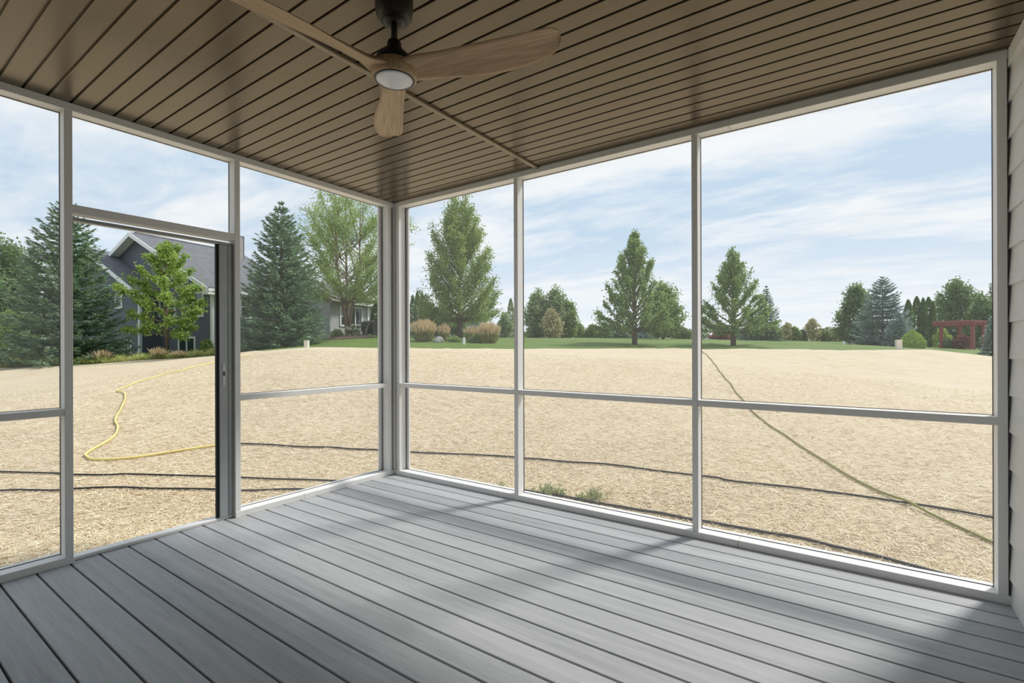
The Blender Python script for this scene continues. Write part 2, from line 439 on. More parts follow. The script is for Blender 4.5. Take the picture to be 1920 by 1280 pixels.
# ---- floor: deck boards
floor = empty('floor', label='grey composite deck floor of the screened porch', cat='floor', kind='structure')
BP, BW = 0.1452, 0.1362
def deck_board_mesh(L):
    mb = MB(); mb.cbox(0, L, 0, BW, -0.025, 0.0, 0.0025); return mb
proto = None; k = 0
y = 0.003 - BP * 0
x_lo, x_hi = -0.10, XR + 0.06
for i in range(-1, 46):
    ytop = 0.003 - BP * i - (BP - BW) / 2
    if proto is None:
        proto = deck_board_mesh(x_hi - x_lo).build('deck_board', DECK, floor); o = proto
    else:
        o = proto.copy(); link(o, floor)
    o.location = (x_lo, ytop - BW, 0)
j = MB(); j.box(x_lo, x_hi, -6.65, 0.12, -0.26, -0.10); j.build('joist_bed', JOISTWOOD, floor)

# ---- ceiling planks in two runs either side of the seam trim
ceiling = empty('ceiling', (0, 0, H), label='dark bronze plank ceiling of the screened porch', cat='ceiling', kind='structure')
CP, CW = 0.1015, 0.0900
def plank_mesh(L):
    mb = MB()
    # flat face with a small bead along one edge
    prof = [(0.0, 0.016), (0.0, 0.002), (0.002, 0.0), (CW - 0.006, 0.0), (CW - 0.004, 0.002), (CW, 0.002), (CW, 0.016)]
    mb.prism([(0, py, pz) for py, pz in prof], (L, 0, 0)); return mb
for x0, x1 in ((-0.06, 1.683), (1.697, XR + 0.02)):
    proto = None
    for i in range(-1, 66):
        yg = -2.763 + CP * 27 - CP * i
        if proto is None: proto = plank_mesh(x1 - x0).build('ceiling_plank', CEIL, ceiling); o = proto
        else: o = proto.copy(); link(o, ceiling)
        o.location = (x0, yg - CP + (CP - CW) / 2, 0)
b = MB(); b.box(-0.10, 9.0, -6.9, 0.10, 0.016, 0.22); b.build('roof_deck', CEIL, ceiling)
STRIP = plain('lighter_bronze_strip', (0.26, 0.215, 0.155), 0.35, 0.4)
tr1 = empty('trim_1', (1.69, -3.2, H), label='thin bronze seam strip running across the porch ceiling', cat='trim', kind='structure')
b = MB(); b.cbox(-0.017, 0.017, -3.4, 3.215, -0.016, 0.004, 0.004); b.build('seam_strip', STRIP, tr1)

# ---- right wall: lap siding of the house
wr = empty('wall_right', (0, 0, 0), label='pale grey lap siding house wall beside the porch', cat='wall', kind='structure')
EXPO = 0.1785
proto = None
for i in range(0, 16):
    zb = 2.623 - EXPO * (i + 1) if i >= 0 else 0
    if proto is None:
        mb = MB()
        prof = [(-0.004, 0.0), (0.0085, EXPO + 0.02), (0.016, EXPO + 0.02), (0.012, 0.0)]
        mb.prism([(px, 0.045, pz) for px, pz in prof], (0, -6.6, 0))
        proto = mb.build('siding_board', SIDING, wr); o = proto
    else: o = proto.copy(); link(o, wr)
    o.location = (XR + 0.008, 0, zb)
b = MB(); b.cbox(XR + 0.003, XR + 0.03, -6.55, 0.045, 2.615, 2.699, 0.002); b.build('frieze_board', SIDING, wr)
b = MB(); b.box(XR + 0.0005, XR + 0.05, 0.047, 0.098, 0.0, 2.70); b.build('corner_channel', SIDING, wr)  # J-channel strip, added to block daylight leaking between post and siding
b = MB(); b.box(XR + 0.024, XR + 0.30, -6.55, 0.10, -0.05, 2.70); b.build('wall_core', JOISTWOOD, wr)

# ---- house wall behind the camera side of the porch
wf = empty('wall_front', (0, 0, 0), label='pale grey lap siding house wall opposite the back screens', cat='wall', kind='structure')
proto = None
for i in range(0, 15):
    zb = 2.623 - EXPO * (i + 1)
    if proto is None:
        mb = MB(); mb.prism([(0, py, pz) for py, pz in [(0.000, 0.0), (-0.0075, EXPO + 0.02), (-0.016, EXPO + 0.02), (-0.011, 0.0)]], (4.5, 0, 0))
        proto = mb.build('siding_board', SIDING, wf); o = proto
    else: o = proto.copy(); link(o, wf)
    o.location = (-0.10, -6.360, zb)
b = MB(); b.box(-0.10, XR + 0.02, -6.395, -6.365, 2.61, 2.699); b.build('frieze_board', SIDING, wf)
b = MB(); b.box(-0.10, XR + 0.02, -6.65, -6.376, -0.05, 2.70); b.build('wall_core', JOISTWOOD, wf)

# ---- screened walls
wb = empty('wall_back', label='white framed screen wall facing the straw covered field', cat='wall', kind='structure')
wl = empty('wall_left', label='white framed screen wall with the door opening', cat='wall', kind='structure')
Z0, Z1 = 0.043, 2.656     # top of sill, bottom of plate
RZ0, RZ1 = 0.868, 0.908
E = 0.0015
def part(name, bx, parent, mat=PAINT, c=E):
    mb = MB(); mb.cbox(*bx, c); return mb.build(name, mat, parent)
def pane(name, pts, parent):
    return mesh_obj(name, pts, [(0, 1, 2, 3)], SCREEN, parent)
A_POSTS = [(0.035, 0.074), (1.457, 1.495), (2.886, 2.924), (4.340, XR)]
for a, b_ in A_POSTS: part('post', (a, b_, 0, PD, Z0, Z1), wb)
SEAM = 3.165
part('sill', (0.002, SEAM - 0.0012, -0.004, 0.135, 0.0, Z0), wb); part('sill', (SEAM + 0.0012, XR + 0.012, -0.004, 0.135, 0.0, Z0), wb)
part('top_plate', (0.0, SEAM - 0.05, -0.002, 0.092, Z1, H), wb); part('top_plate', (SEAM - 0.048, XR + 0.002, -0.002, 0.092, Z1, H), wb)
for (a0, a1), (b0, b1) in zip(A_POSTS[:-1], A_POSTS[1:]):
    part('mid_rail', (a1, b0, 0.002, PD - 0.002, RZ0, RZ1), wb)
    for z0, z1 in ((Z0, RZ0), (RZ1, Z1)):
        pane('screen_panel', [(a1, 0.080, z0), (b0, 0.080, z0), (b0, 0.080, z1), (a1, 0.080, z1)], wb)
        sp = MB()
        for xx in (a1 + 0.001, b0 - 0.004): sp.box(xx, xx + 0.003, 0.083, 0.0875, z0, z1)
        for zz in (z0 + 0.001, z1 - 0.004): sp.box(a1, b0, 0.083, 0.0875, zz, zz + 0.003)
        sp.build('screen_spline', RUBBER, wb)
# corner post and its outer boards
part('corner_post', (-0.100, 0.012, -0.010, 0.100, 0.0, H), wb)
part('corner_board', (0.030, 0.108, 0.094, 0.112, 0.0, H), wb)
part('fascia_board', (-0.09, XR + 0.25, 0.1001, 0.118, 2.66, 2.92), wb)
part('rim_joist', (-0.08, XR + 0.2, 0.122, 0.16, -0.30, -0.002), wb)

YEND = -6.35
B_POSTS = [(-0.072, -0.034), (-1.531, -1.492), (-2.488, -2.450), (-3.930, -3.892), (-5.360, -5.322)]
for n, (a, b_) in enumerate(B_POSTS):
    part('post', (-PD, 0, a, b_, 0.0 if n == 9 else Z0, Z1), wl)
part('sill', (-0.135, 0.004, -0.98, -0.004, 0.0, Z0), wl); part('sill', (-0.135, 0.004, -1.531, -0.982, 0.0, Z0), wl)
part('sill', (-0.135, 0.004, YEND, -2.450, 0.0, Z0), wl)
part('top_plate', (-0.092, 0.002, YEND, 0.0, Z1, H), wl)
part('header_rail', (-PD + 0.001, -0.001, -2.450, -1.531, 2.058, 2.108), wl)
part('mid_rail', (-PD + 0.002, -0.002, -1.492, -0.072, RZ0, RZ1), wl)
part('mid_rail', (-PD + 0.002, -0.002, -3.892, -2.488, RZ0, RZ1), wl)
part('mid_rail', (-PD + 0.002, -0.002, -5.322, -3.930, RZ0, RZ1), wl); part('mid_rail', (-PD + 0.002, -0.002, YEND, -5.360, RZ0, RZ1), wl)
def left_pane(y0, y1, z0, z1):
    pane('screen_panel', [(-0.080, y0, z0), (-0.080, y1, z0), (-0.080, y1, z1), (-0.080, y0, z1)], wl)
    sp = MB()
    for yy in (y0 + 0.001, y1 - 0.004): sp.box(-0.0875, -0.083, yy, yy + 0.003, z0, z1)
    for zz in (z0 + 0.001, z1 - 0.004): sp.box(-0.0875, -0.083, y0, y1, zz, zz + 0.003)
    sp.build('screen_spline', RUBBER, wl)
for y0, y1 in ((-1.492, -0.072), (-3.892, -2.488), (-5.322, -3.930), (YEND, -5.360)):
    left_pane(y0, y1, Z0, RZ0); left_pane(y0, y1, RZ1, Z1)
left_pane(-2.450, -1.531, 2.108, Z1)
part('corner_board', (-0.112, -0.094, -0.112, 0.03, 0.0, H), wl)
part('fascia_board', (-0.118, -0.1001, YEND, 0.10, 2.66, 2.92), wl)
part('rim_joist', (-0.175, -0.137, YEND, 0.12, -0.30, -0.002), wl)

# ---- retracted screen door in the opening
door = empty('door_1', (-0.045, -1.99, 0.0), label='grey retractable screen door drawn back in the porch doorway', cat='door', kind='structure')
def dpart(name, x0, x1, y0, y1, z0, z1, mat, c=0.002, parent=None):
    mb = MB(); mb.cbox(x0 + 0.045, x1 + 0.045, y0 + 1.99, y1 + 1.99, z0, z1, c); return mb.build(name, mat, parent or door)
dpart('cassette_housing', -0.075, -0.028, -1.567, -1.531, 0.022, 2.018, ALU)
pb = dpart('pull_bar', -0.066, -0.022, -1.630, -1.572, 0.024, 2.016, ALU)
dpart('edge_seal', -0.055, -0.035, -1.648, -1.631, 0.024, 2.016, RUBBER, 0.001)
lt = dpart('latch_plate', -0.0222, -0.0185, -1.611, -1.591, 0.985, 1.145, STEEL, 0.0015, pb)
dpart('latch_slot', -0.0187, -0.0165, -1.606, -1.596, 1.055, 1.090, RUBBER, 0.0008, pb)  # raised black block stands for the shade inside an open slot
for zz in (1.012, 1.125): dpart('screw', -0.0187, -0.0172, -1.6035, -1.5985, zz, zz + 0.005, RUBBER, 0.0005, pb)
dpart('top_track', -0.072, -0.030, -2.450, -1.531, 2.018, 2.040, ALU)
dpart('bottom_track', -0.100, -0.032, -2.450, -1.531, 0.0, 0.022, PAINT, 0.004)
dpart('end_clip', -0.068, -0.034, -2.450, -2.440, 1.975, 2.018, RUBBER, 0.001)

# ================================================================== TERRAIN
GZ = -0.33
ctrl = []
def cp(u, v, d): ctrl.append(at(u, v, d))
for x, y in ((-1.5, -5), (-1.3, -2.5), (-1.2, 0.5), (0.5, 1.3), (2.5, 1.3), (4.5, 1.3), (7, 1.2), (-2, -9), (3, -10), (9, -6), (-4, -14), (12, -2)): ctrl.append(np.array([x, y, GZ]))
for q in [(455, 664, 17), (510, 656, 17.5), (600, 652.5, 18), (712, 651.5, 19), (800, 652, 20), (965, 653, 21), (1150, 653.5, 22), (1300, 654, 22.5), (1500, 655, 23), (1690, 655.5, 23), (1760, 656.5, 23), (1860, 669, 22.5), (2100, 690, 22)]: cp(*q)
for q in [(640, 628, 27), (700, 628, 29), (860, 632, 32), (1000, 634, 36), (1200, 635, 36), (1400, 638, 36), (1600, 646, 36), (1700, 650, 34), (1850, 657, 33), (2100, 668, 33)]: cp(*q)
for q in [(-250, 705, 19), (0, 690, 20), (110, 686, 20), (250, 677, 20.5), (330, 671.5, 21), (400, 667, 22), (262, 668, 24), (398, 656, 25), (120, 676, 22), (560, 646, 23)]: cp(*q)
for q in [(0, 765, 10.5), (110, 745, 11), (-300, 790, 10), (380, 715, 11), (600, 712, 10.5), (1000, 722, 11), (1400, 726, 11.5), (1800, 735, 12), (250, 728, 11)]: cp(*q)
for q in [(-300, 672, 70), (200, 650, 70), (600, 640, 70), (1000, 636, 70), (1400, 637, 70), (1800, 645, 70), (2200, 655, 70)]: cp(*q)
ctrl.append(np.array([60, -40, 0.0])); ctrl.append(np.array([-60, -50, 0.0]))
ctrl = np.array(ctrl)
def kern(d2): return np.sqrt(d2 + 9.0)
_d2 = ((ctrl[:, None, :2] - ctrl[None, :, :2]) ** 2).sum(-1)
_A = kern(_d2) - 0.02 * np.eye(len(ctrl))
_n = len(ctrl)
_K = np.zeros((_n + 1, _n + 1)); _K[:_n, :_n] = _A; _K[:_n, _n] = 1; _K[_n, :_n] = 1
_W = np.linalg.solve(_K, np.concatenate([ctrl[:, 2], [0]]))
def terrain(P):
    P = np.atleast_2d(np.asarray(P, float))[:, :2]
    out = np.empty(len(P))
    for s in range(0, len(P), 20000):
        q = P[s:s + 20000]
        out[s:s + 20000] = kern(((q[:, None, :] - ctrl[None, :, :2]) ** 2).sum(-1)) @ _W[:_n] + _W[_n]
    x, y = P[:, 0], P[:, 1]
    out += 0.018 * np.sin(1.7 * x + 0.6 * np.sin(1.1 * y)) * np.cos(1.3 * y + 0.4) + 0.012 * np.sin(3.1 * x - 2.3 * y)
    return np.clip(out, -0.6, 6.0)
def gz(x, y): return float(terrain([(x, y)])[0])
def ground_hit(u, v, t0=3.0, t1=60.0):
    ts = np.linspace(t0, t1, 6000); r = ray(u, v)
    P = CAM + ts[:, None] * r
    below = P[:, 2] < terrain(P)
    i = int(np.argmax(below)) if below.any() else len(ts) - 1
    return P[i]
PC = np.array([2.0, -2.0])
edge = np.array([at(*q)[:2] - PC for q in [(-250, 705, 19), (0, 690, 20), (110, 686, 20), (250, 677, 20.5), (330, 671.5, 21), (405, 667, 22), (440, 664, 19.5), (510, 656, 17.8), (600, 652.5, 18.3), (712, 651.5, 19.2), (800, 652, 20), (965, 653, 21), (1150, 653.5, 22), (1300, 654, 22.5), (1500, 655, 23), (1690, 655.5, 23), (1760, 656.5, 23), (1860, 669, 22.5), (2100, 690, 22)]])
eth = np.arctan2(edge[:, 1], edge[:, 0]); eth = np.where(eth < -1.6, eth + 2 * math.pi, eth)
er = np.hypot(edge[:, 0], edge[:, 1]); o_ = np.argsort(eth); eth, er = eth[o_], er[o_]
def straw_edge(th):
    t2 = np.where(th < -1.6, th + 2 * math.pi, th)
    r = np.interp(t2, eth, er)
    return r + 0.12 * np.sin(th * 61) + 0.09 * np.sin(th * 143 + 1) + 0.06 * np.sin(th * 307 + 2)
NTH = 960
th = np.linspace(-math.pi, math.pi, NTH, endpoint=False)
Rs = straw_edge(th)
def ring_mesh(name, rfun, mat):
    rows = rfun
    V = np.concatenate([np.stack([PC[0] + r * np.cos(th), PC[1] + r * np.sin(th)], 1) for r in rows])
    Z = terrain(V)
    V = np.column_stack([V, Z])
    nr = len(rows); i = np.arange(nr - 1)[:, None] * NTH; k = np.arange(NTH)[None, :]; k2 = (k + 1) % NTH
    Fq = np.stack([i + k, i + NTH + k, i + NTH + k2, i + k2], -1).reshape(-1, 4)[:, ::-1]
    return np_mesh(name, V, Fq, mat, smooth=True)
s_ = np.linspace(0, 1, 70) ** 1.5
g_straw = ring_mesh('ground', [1.0 + (Rs - 1.0) * s for s in s_], STRAW)
tag(g_straw, 'straw mulched bare ground sloping up from the porch', 'ground', kind='structure')
g_lawn = ring_mesh('lawn', [Rs + (75 - Rs) * s for s in np.linspace(0, 1, 34) ** 1.3] + [np.full(NTH, r) for r in (110, 180, 320, 600)], LAWN)
tag(g_lawn, 'green mown lawn beyond the straw field', 'lawn', kind='structure')

# loose straw lying on the near ground: nobody could count it
def scatter_blades(n, xy, lmin, lmax, wid, tilt, zoff=0.0):
    z = terrain(xy) + zoff
    a = rng.uniform(0, 2 * math.pi, n); L = rng.uniform(lmin, lmax, n) / 2
    el = rng.normal(0, tilt, n)
    d = np.stack([np.cos(a) * np.cos(el), np.sin(a) * np.cos(el), np.sin(el)], 1)
    s = np.stack([-np.sin(a), np.cos(a), rng.normal(0, 0.4, n)], 1)
    c = np.column_stack([xy, z + np.abs(np.sin(el)) * L * 0.8 + 0.004])
    w_ = (wid * rng.uniform(0.6, 1.4, n) / 2)[:, None]
    V = np.stack([c - d * L[:, None] - s * w_, c - d * L[:, None] + s * w_, c + d * L[:, None] + s * w_, c + d * L[:, None] - s * w_], 1).reshape(-1, 3)
    return V, np.arange(n * 4).reshape(-1, 4)
n = 400000
rr = 3.0 + 13.0 * rng.random(n) ** 1.35; tt = rng.uniform(math.radians(15), math.radians(215), n)
xy = np.stack([2 + rr * np.cos(tt), -2 + rr * np.sin(tt)], 1)
keep = (xy[:, 0] < -0.24) | (xy[:, 1] > 0.22); keep &= ~((xy[:, 0] > 4.3) & (xy[:, 1] < 0.4)); xy = xy[keep]
V, Fq = scatter_blades(len(xy), xy, 0.03, 0.105, 0.0034, 0.13)
tag(np_mesh('straw_mulch', V, Fq, STRAWBLADE), 'loose golden straw strewn over the ground by the porch', 'straw', kind='stuff')

# ================================================================== HOSES
def hose(name, px, rad, mat, label, cat='hose', group=None, lift=None):
    P = [ground_hit(u, v) for u, v in px]
    # Catmull-Rom through the ground points, draped on the terrain
    Q = []
    for i in range(len(P) - 1):
        p0, p1, p2, p3 = P[max(i - 1, 0)], P[i], P[i + 1], P[min(i + 2, len(P) - 1)]
        m = max(3, int(np.linalg.norm(p2 - p1) / 0.12))
        for t in np.linspace(0, 1, m, endpoint=False):
            q = 0.5 * ((2 * p1) + (-p0 + p2) * t + (2 * p0 - 5 * p1 + 4 * p2 - p3) * t * t + (-p0 + 3 * p1 - 3 * p2 + p3) * t ** 3)
            Q.append(q)
    Q.append(P[-1]); Q = np.array(Q)
    Q[:, 2] = terrain(Q) + rad * 1.0 + 0.008
    if lift is not None:        # rides over the hose it crosses
        c_ = ground_hit(*lift); Q[:, 2] += 0.026 * np.exp(-(((Q[:, :2] - c_[:2]) ** 2).sum(1)) / 0.03)
    mb = MB(); mb.tube(list(Q), rad, 7); o = mb.build(name, mat, None, True)
    return tag(o, label, cat, group)
hose('garden_hose', [(470, 666), (406, 679), (345, 694), (300, 705), (251, 720), (224, 731), (221, 735), (233, 738), (234, 751), (226, 769), (216, 788), (221, 805), (208, 825), (165, 850), (162, 858), (180, 864), (244, 861), (334, 848), (406, 837), (440, 832)], 0.014, HOSEY,
     'pale yellow hose looping over the straw outside the doorway')
hose('garden_hose', [(1312, 655.5), (1332, 673), (1345, 690), (1365, 715), (1392, 749), (1404, 765), (1440, 797), (1480, 823), (1540, 863), (1600, 900), (1680, 938), (1720, 957), (1800, 993), (1860, 1021), (1960, 1068)], 0.0125, HOSEG,
     'olive green hose running straight down the slope past the grey siding wall', lift=(1706, 949))
hose('drip_hose', [(432, 832), (455, 834), (510, 836), (560, 839.5), (620, 840.5), (660, 844), (715, 845.5), (770, 850), (840, 853), (900, 855.5), (960, 859), (985, 862), (1020, 863.5), (1060, 868), (1130, 872), (1180, 878), (1240, 886), (1300, 893.5), (1345, 898), (1376, 905), (1500, 918), (1600, 931), (1700, 946), (1780, 959), (1860, 974), (1960, 992)], 0.011, HOSEB,
     'black drip hose crossing under the olive hose on the straw', 'hose')
hose('drip_hose', [(-80, 884), (0, 887), (111, 890), (138, 892), (201, 893), (237, 891.5), (334, 894), (406, 896), (455, 898), (510, 900), (570, 901.5), (630, 904), (720, 911), (800, 918), (880, 924), (950, 929)], 0.010, HOSEB,
     'black drip hose lying just below the yellow hose loop')
hose('drip_hose', [(-80, 924), (0, 922.5), (36, 921), (111, 922), (138, 919.5), (216, 916), (287, 918.5), (406, 920.5), (455, 922), (490, 922), (520, 920.5), (570, 920), (640, 924), (740, 930)], 0.010, HOSEB,
     'black drip hose with straw wisps on it close along the doorway track')
hose('drip_hose', [(980, 922), (1040, 931), (1080, 938), (1110, 945), (1160, 953), (1200, 960), (1240, 966), (1298, 978), (1320, 981), (1380, 992), (1440, 1003), (1500, 1013), (1560, 1028), (1640, 1046), (1720, 1068), (1800, 1090)], 0.0125, HOSEB,
     'thick black drip hose hugging the outer edge of the back sill')

# ================================================================== PLANTS
def rhombs(C, D, S, L, W):
    """leaf quads: centre C, long axis D, side axis S, length L, width W (arrays)"""
    n = len(C); L = L[:, None] / 2; W = W[:, None] / 2
    V = np.stack([C - D * L, C + S * W - D * L * 0.1, C + D * L, C - S * W - D * L * 0.1], 1).reshape(-1, 3)
    return V, np.arange(n * 4).reshape(-1, 4)
def unit(a): return a / (np.linalg.norm(a, axis=-1, keepdims=True) + 1e-9)
def rand_dirs(n): return unit(rng.normal(size=(n, 3)))
def thing_at(name, u, d, label, cat, group=None, v=None):
    q = at(u, HOR if v is None else v, d)
    o = empty(name, (q[0], q[1], gz(q[0], q[1]) - 0.03), label=label, cat=cat, group=group)
    return o
def top_h(o, u, vtop, d):
    return float(at(u, vtop, d)[2] - o.location.z)
def spruce(u, d, vtop, half_px, mat, label, dens=1.0, group=None, skirt=0.03, shape=0.85, spire=1.0):
    o = thing_at('spruce_tree', u, d, label, 'tree', group)
    h = top_h(o, u, vtop, d); R = half_px * d / F_PX
    mb = MB(); mb.tube([(0, 0, 0), (0, 0, h * 0.5), (0, 0, h * 0.97)], [0.02 * h + 0.02, 0.012 * h, 0.006], 8)
    mb.build('trunk', BARK, o)
    Cs, Ds, Ss, Ls, Ws = [], [], [], [], []
    nl = int(20 + h * 1.8)
    for il in range(nl):
        t = skirt + (1 - skirt) * (il + rng.uniform(-.3, .3)) / nl
        t = min(max(t, 0.02), 0.985)
        z0 = t * h; Lb0 = R * (1 - t) ** shape * (1 - 0.55 * math.exp(-(1 - t) / 0.11)) + 0.06 * spire
        nb = max(5, int((7 + 7 * (1 - t)) * dens ** 0.5))
        a0 = rng.uniform(0, 6.28)
        for ib in range(nb):
            a = a0 + 6.283 * (ib + rng.uniform(-.3, .3)) / nb
            Lb = Lb0 * rng.uniform(0.72, 1.08)
            rad = np.array([math.cos(a), math.sin(a), 0]); tan = np.array([-math.sin(a), math.cos(a), 0])
            m = max(8, int(Lb * 42 * dens))
            s = rng.uniform(0.08, 1.0, m) ** 0.7
            rise = 0.62 * t - 0.16
            zz = z0 + Lb * (rise * s - 0.42 * s * (1 - s) + 0.10 * s ** 3)
            side = rng.choice([-1.0, 1.0], m)
            off = rng.uniform(0, 1, m) ** 0.8 * (0.30 * (1.15 - s) + 0.05) * Lb * 0.75
            c = rad[None] * (s * Lb)[:, None] + tan[None] * (side * off)[:, None]; c[:, 2] = zz - off * 0.20 + rng.normal(0, 0.022, m)
            dd = unit(rad[None] * 0.8 + tan[None] * (side * rng.uniform(0.1, 1.0, m))[:, None] + np.array([0, 0, 1.0])[None] * rng.normal(0.12, 0.22, m)[:, None])
            sv = unit(np.cross(dd, np.array([0, 0, 1.0])[None] + rng.normal(0, 0.45, (m, 3))))
            Cs.append(c); Ds.append(dd); Ss.append(sv)
            Ls.append(rng.uniform(0.14, 0.30, m) * (0.6 + 0.4 * min(1, Lb))); Ws.append(rng.uniform(0.040, 0.085, m))
    V, Fq = rhombs(np.concatenate(Cs), np.concatenate(Ds), np.concatenate(Ss), np.concatenate(Ls), np.concatenate(Ws))
    f = np_mesh('foliage', V, Fq, mat, o); f['kind'] = 'stuff'
    return o
def leafy(u, d, vtop, half_px, mat, label, nleaf, leaf=0.13, trunk_frac=0.14, prof=None, nlimb=34, up=0.6, sig=0.16, bark=BARK, stems=1,
          name='deciduous_tree', cat='tree', group=None, nsub=5, sub=0.30, lean=0.0, trunk_r=None, centre=0.25, pw=0.9, fill=0.22, shoots=0):
    """tree of limbs, twigs and leaves; prof(t) is the crown radius over the crown height, 0..1"""
    o = thing_at(name, u, d, label, cat, group)
    h = top_h(o, u, vtop, d); R = half_px * d / F_PX
    prof = prof or (lambda t: math.sin(math.pi * (0.12 + 0.88 * t)) ** 0.7)
    tr = trunk_r or 0.016 * h + 0.02
    zc0 = h * trunk_frac
    tmb = MB(); bmb = MB(); C = []
    stem_pts = []
    for s in range(stems):
        a = 6.283 * s / max(stems, 1) + 0.5; sp = (0.0 if stems == 1 else 0.20 * R)
        pts = [np.array([0.10 * tr * s, 0, 0.0]), np.array([sp * math.cos(a) * 0.45, sp * math.sin(a) * 0.45, h * 0.22]), np.array([sp * math.cos(a), sp * math.sin(a), h * 0.5]), np.array([sp * 1.1 * math.cos(a) + lean, sp * 1.1 * math.sin(a), h * 0.93])]
        tmb.tube(pts, [tr, tr * 0.8, tr * 0.5, 0.012], 8); stem_pts.append(pts)
    tmb.build('trunk', bark, o, True)
    for i in range(nlimb):
        pts = stem_pts[i % stems]
        f = (i + 0.5) / nlimb
        te = f ** pw                                        # where on the crown height the limb ends
        zs = zc0 + (h * 0.86 - zc0) * max(0.0, te - up * 0.45) / 1.0
        k = zs / h
        ax = pts[0] + (pts[3] - pts[0]) * k if stems == 1 else np.array([np.interp(k, [0, .22, .5, .93], [p_[j_] for p_ in pts]) for j_ in range(3)])
        ax = np.array([ax[0], ax[1], zs])
        a = i * 2.39996 + rng.uniform(-.4, .4)
        rad = R * prof(te) * rng.uniform(0.62, 1.10)
        end = np.array([rad * math.cos(a), rad * math.sin(a), zc0 + (h - zc0) * te * rng.uniform(0.95, 1.02)])
        mid = ax * 0.45 + end * 0.55; mid[:2] = ax[:2] + (end[:2] - ax[:2]) * (0.55 + 0.25 * (1 - te)); mid[2] -= 0.10 * abs(end[2] - ax[2])
        ts = np.linspace(0, 1, 7)
        curve = [(1 - t) ** 2 * ax + 2 * t * (1 - t) * mid + t * t * end for t in ts]
        bmb.tube(curve, list(np.linspace(tr * 0.32, 0.008, 7)), 4, False)
        L = np.linalg.norm(end - ax)
        segs = [(curve[2], curve[4], 0.5), (curve[4], curve[6], 1.0)]
        for jx in range(nsub):
            s = rng.uniform(centre, 1.0); q = (1 - s) ** 2 * ax + 2 * s * (1 - s) * mid + s * s * end
            dv = unit(unit((end - ax)[None])[0] * 0.8 + rand_dirs(1)[0] * 0.8 + np.array([0, 0, 0.55 * up]))
            e2 = q + dv * (sub * (0.35 * L + 0.3 * R) * rng.uniform(0.6, 1.1))
            bmb.tube([q, e2], [0.014, 0.005], 3, False); segs.append((q, e2, 1.0))
        C.append(segs)
    for i in range(shoots):
        a = i * 2.39996; q = R * (0.04 + 0.42 * math.sqrt(i / max(1, shoots))); zt_ = h * (1.0 - 0.50 * q / R) * rng.uniform(0.92, 1.0)
        p0 = np.array([q * 0.55 * math.cos(a), q * 0.55 * math.sin(a), zt_ - 0.22 * h]); p1 = np.array([q * math.cos(a), q * math.sin(a), zt_])
        bmb.tube([p0, p1], [0.016, 0.005], 4, False); C.append([(p0, p1, 0.55)])
    bo = bmb.build('branches', bark, o); bo['kind'] = 'stuff'
    allsegs = [s for g in C for s in g]
    wts = np.array([np.linalg.norm(b_ - a_) * w_ for a_, b_, w_ in allsegs]); wts /= wts.sum()
    cnt = rng.multinomial(nleaf, wts)
    pos = []
    for (a_, b_, w_), c_ in zip(allsegs, cnt):
        t = rng.random(c_)[:, None]; pos.append(a_ + (b_ - a_) * t + rng.normal(0, sig, (c_, 3)))
    pos = np.concatenate(pos)
    nf = int(nleaf * fill)
    if nf:
        tf = rng.random(nf) ** 1.3; af = rng.uniform(0, 6.283, nf)
        rf = R * np.array([prof(x) for x in tf]) * (0.15 + 0.70 * np.sqrt(rng.random(nf)))
        lump = 1 + 0.18 * np.sin(af * 5 + tf * 17)
        pos = np.concatenate([pos, np.stack([rf * lump * np.cos(af), rf * lump * np.sin(af), zc0 + (h - zc0) * (tf * 0.93 + 0.02)], 1)])
    pos[:, 2] = np.maximum(pos[:, 2], zc0 * 0.8)
    m = len(pos); D = unit(rand_dirs(m) + np.array([0, 0, -0.25])); S = unit(np.cross(D, rand_dirs(m)))
    V, Fq = rhombs(pos, D, S, leaf * rng.uniform(0.7, 1.3, m), leaf * 0.75 * rng.uniform(0.7, 1.2, m))
    fo = np_mesh('foliage', V, Fq, mat, o); fo['kind'] = 'stuff'
    return o
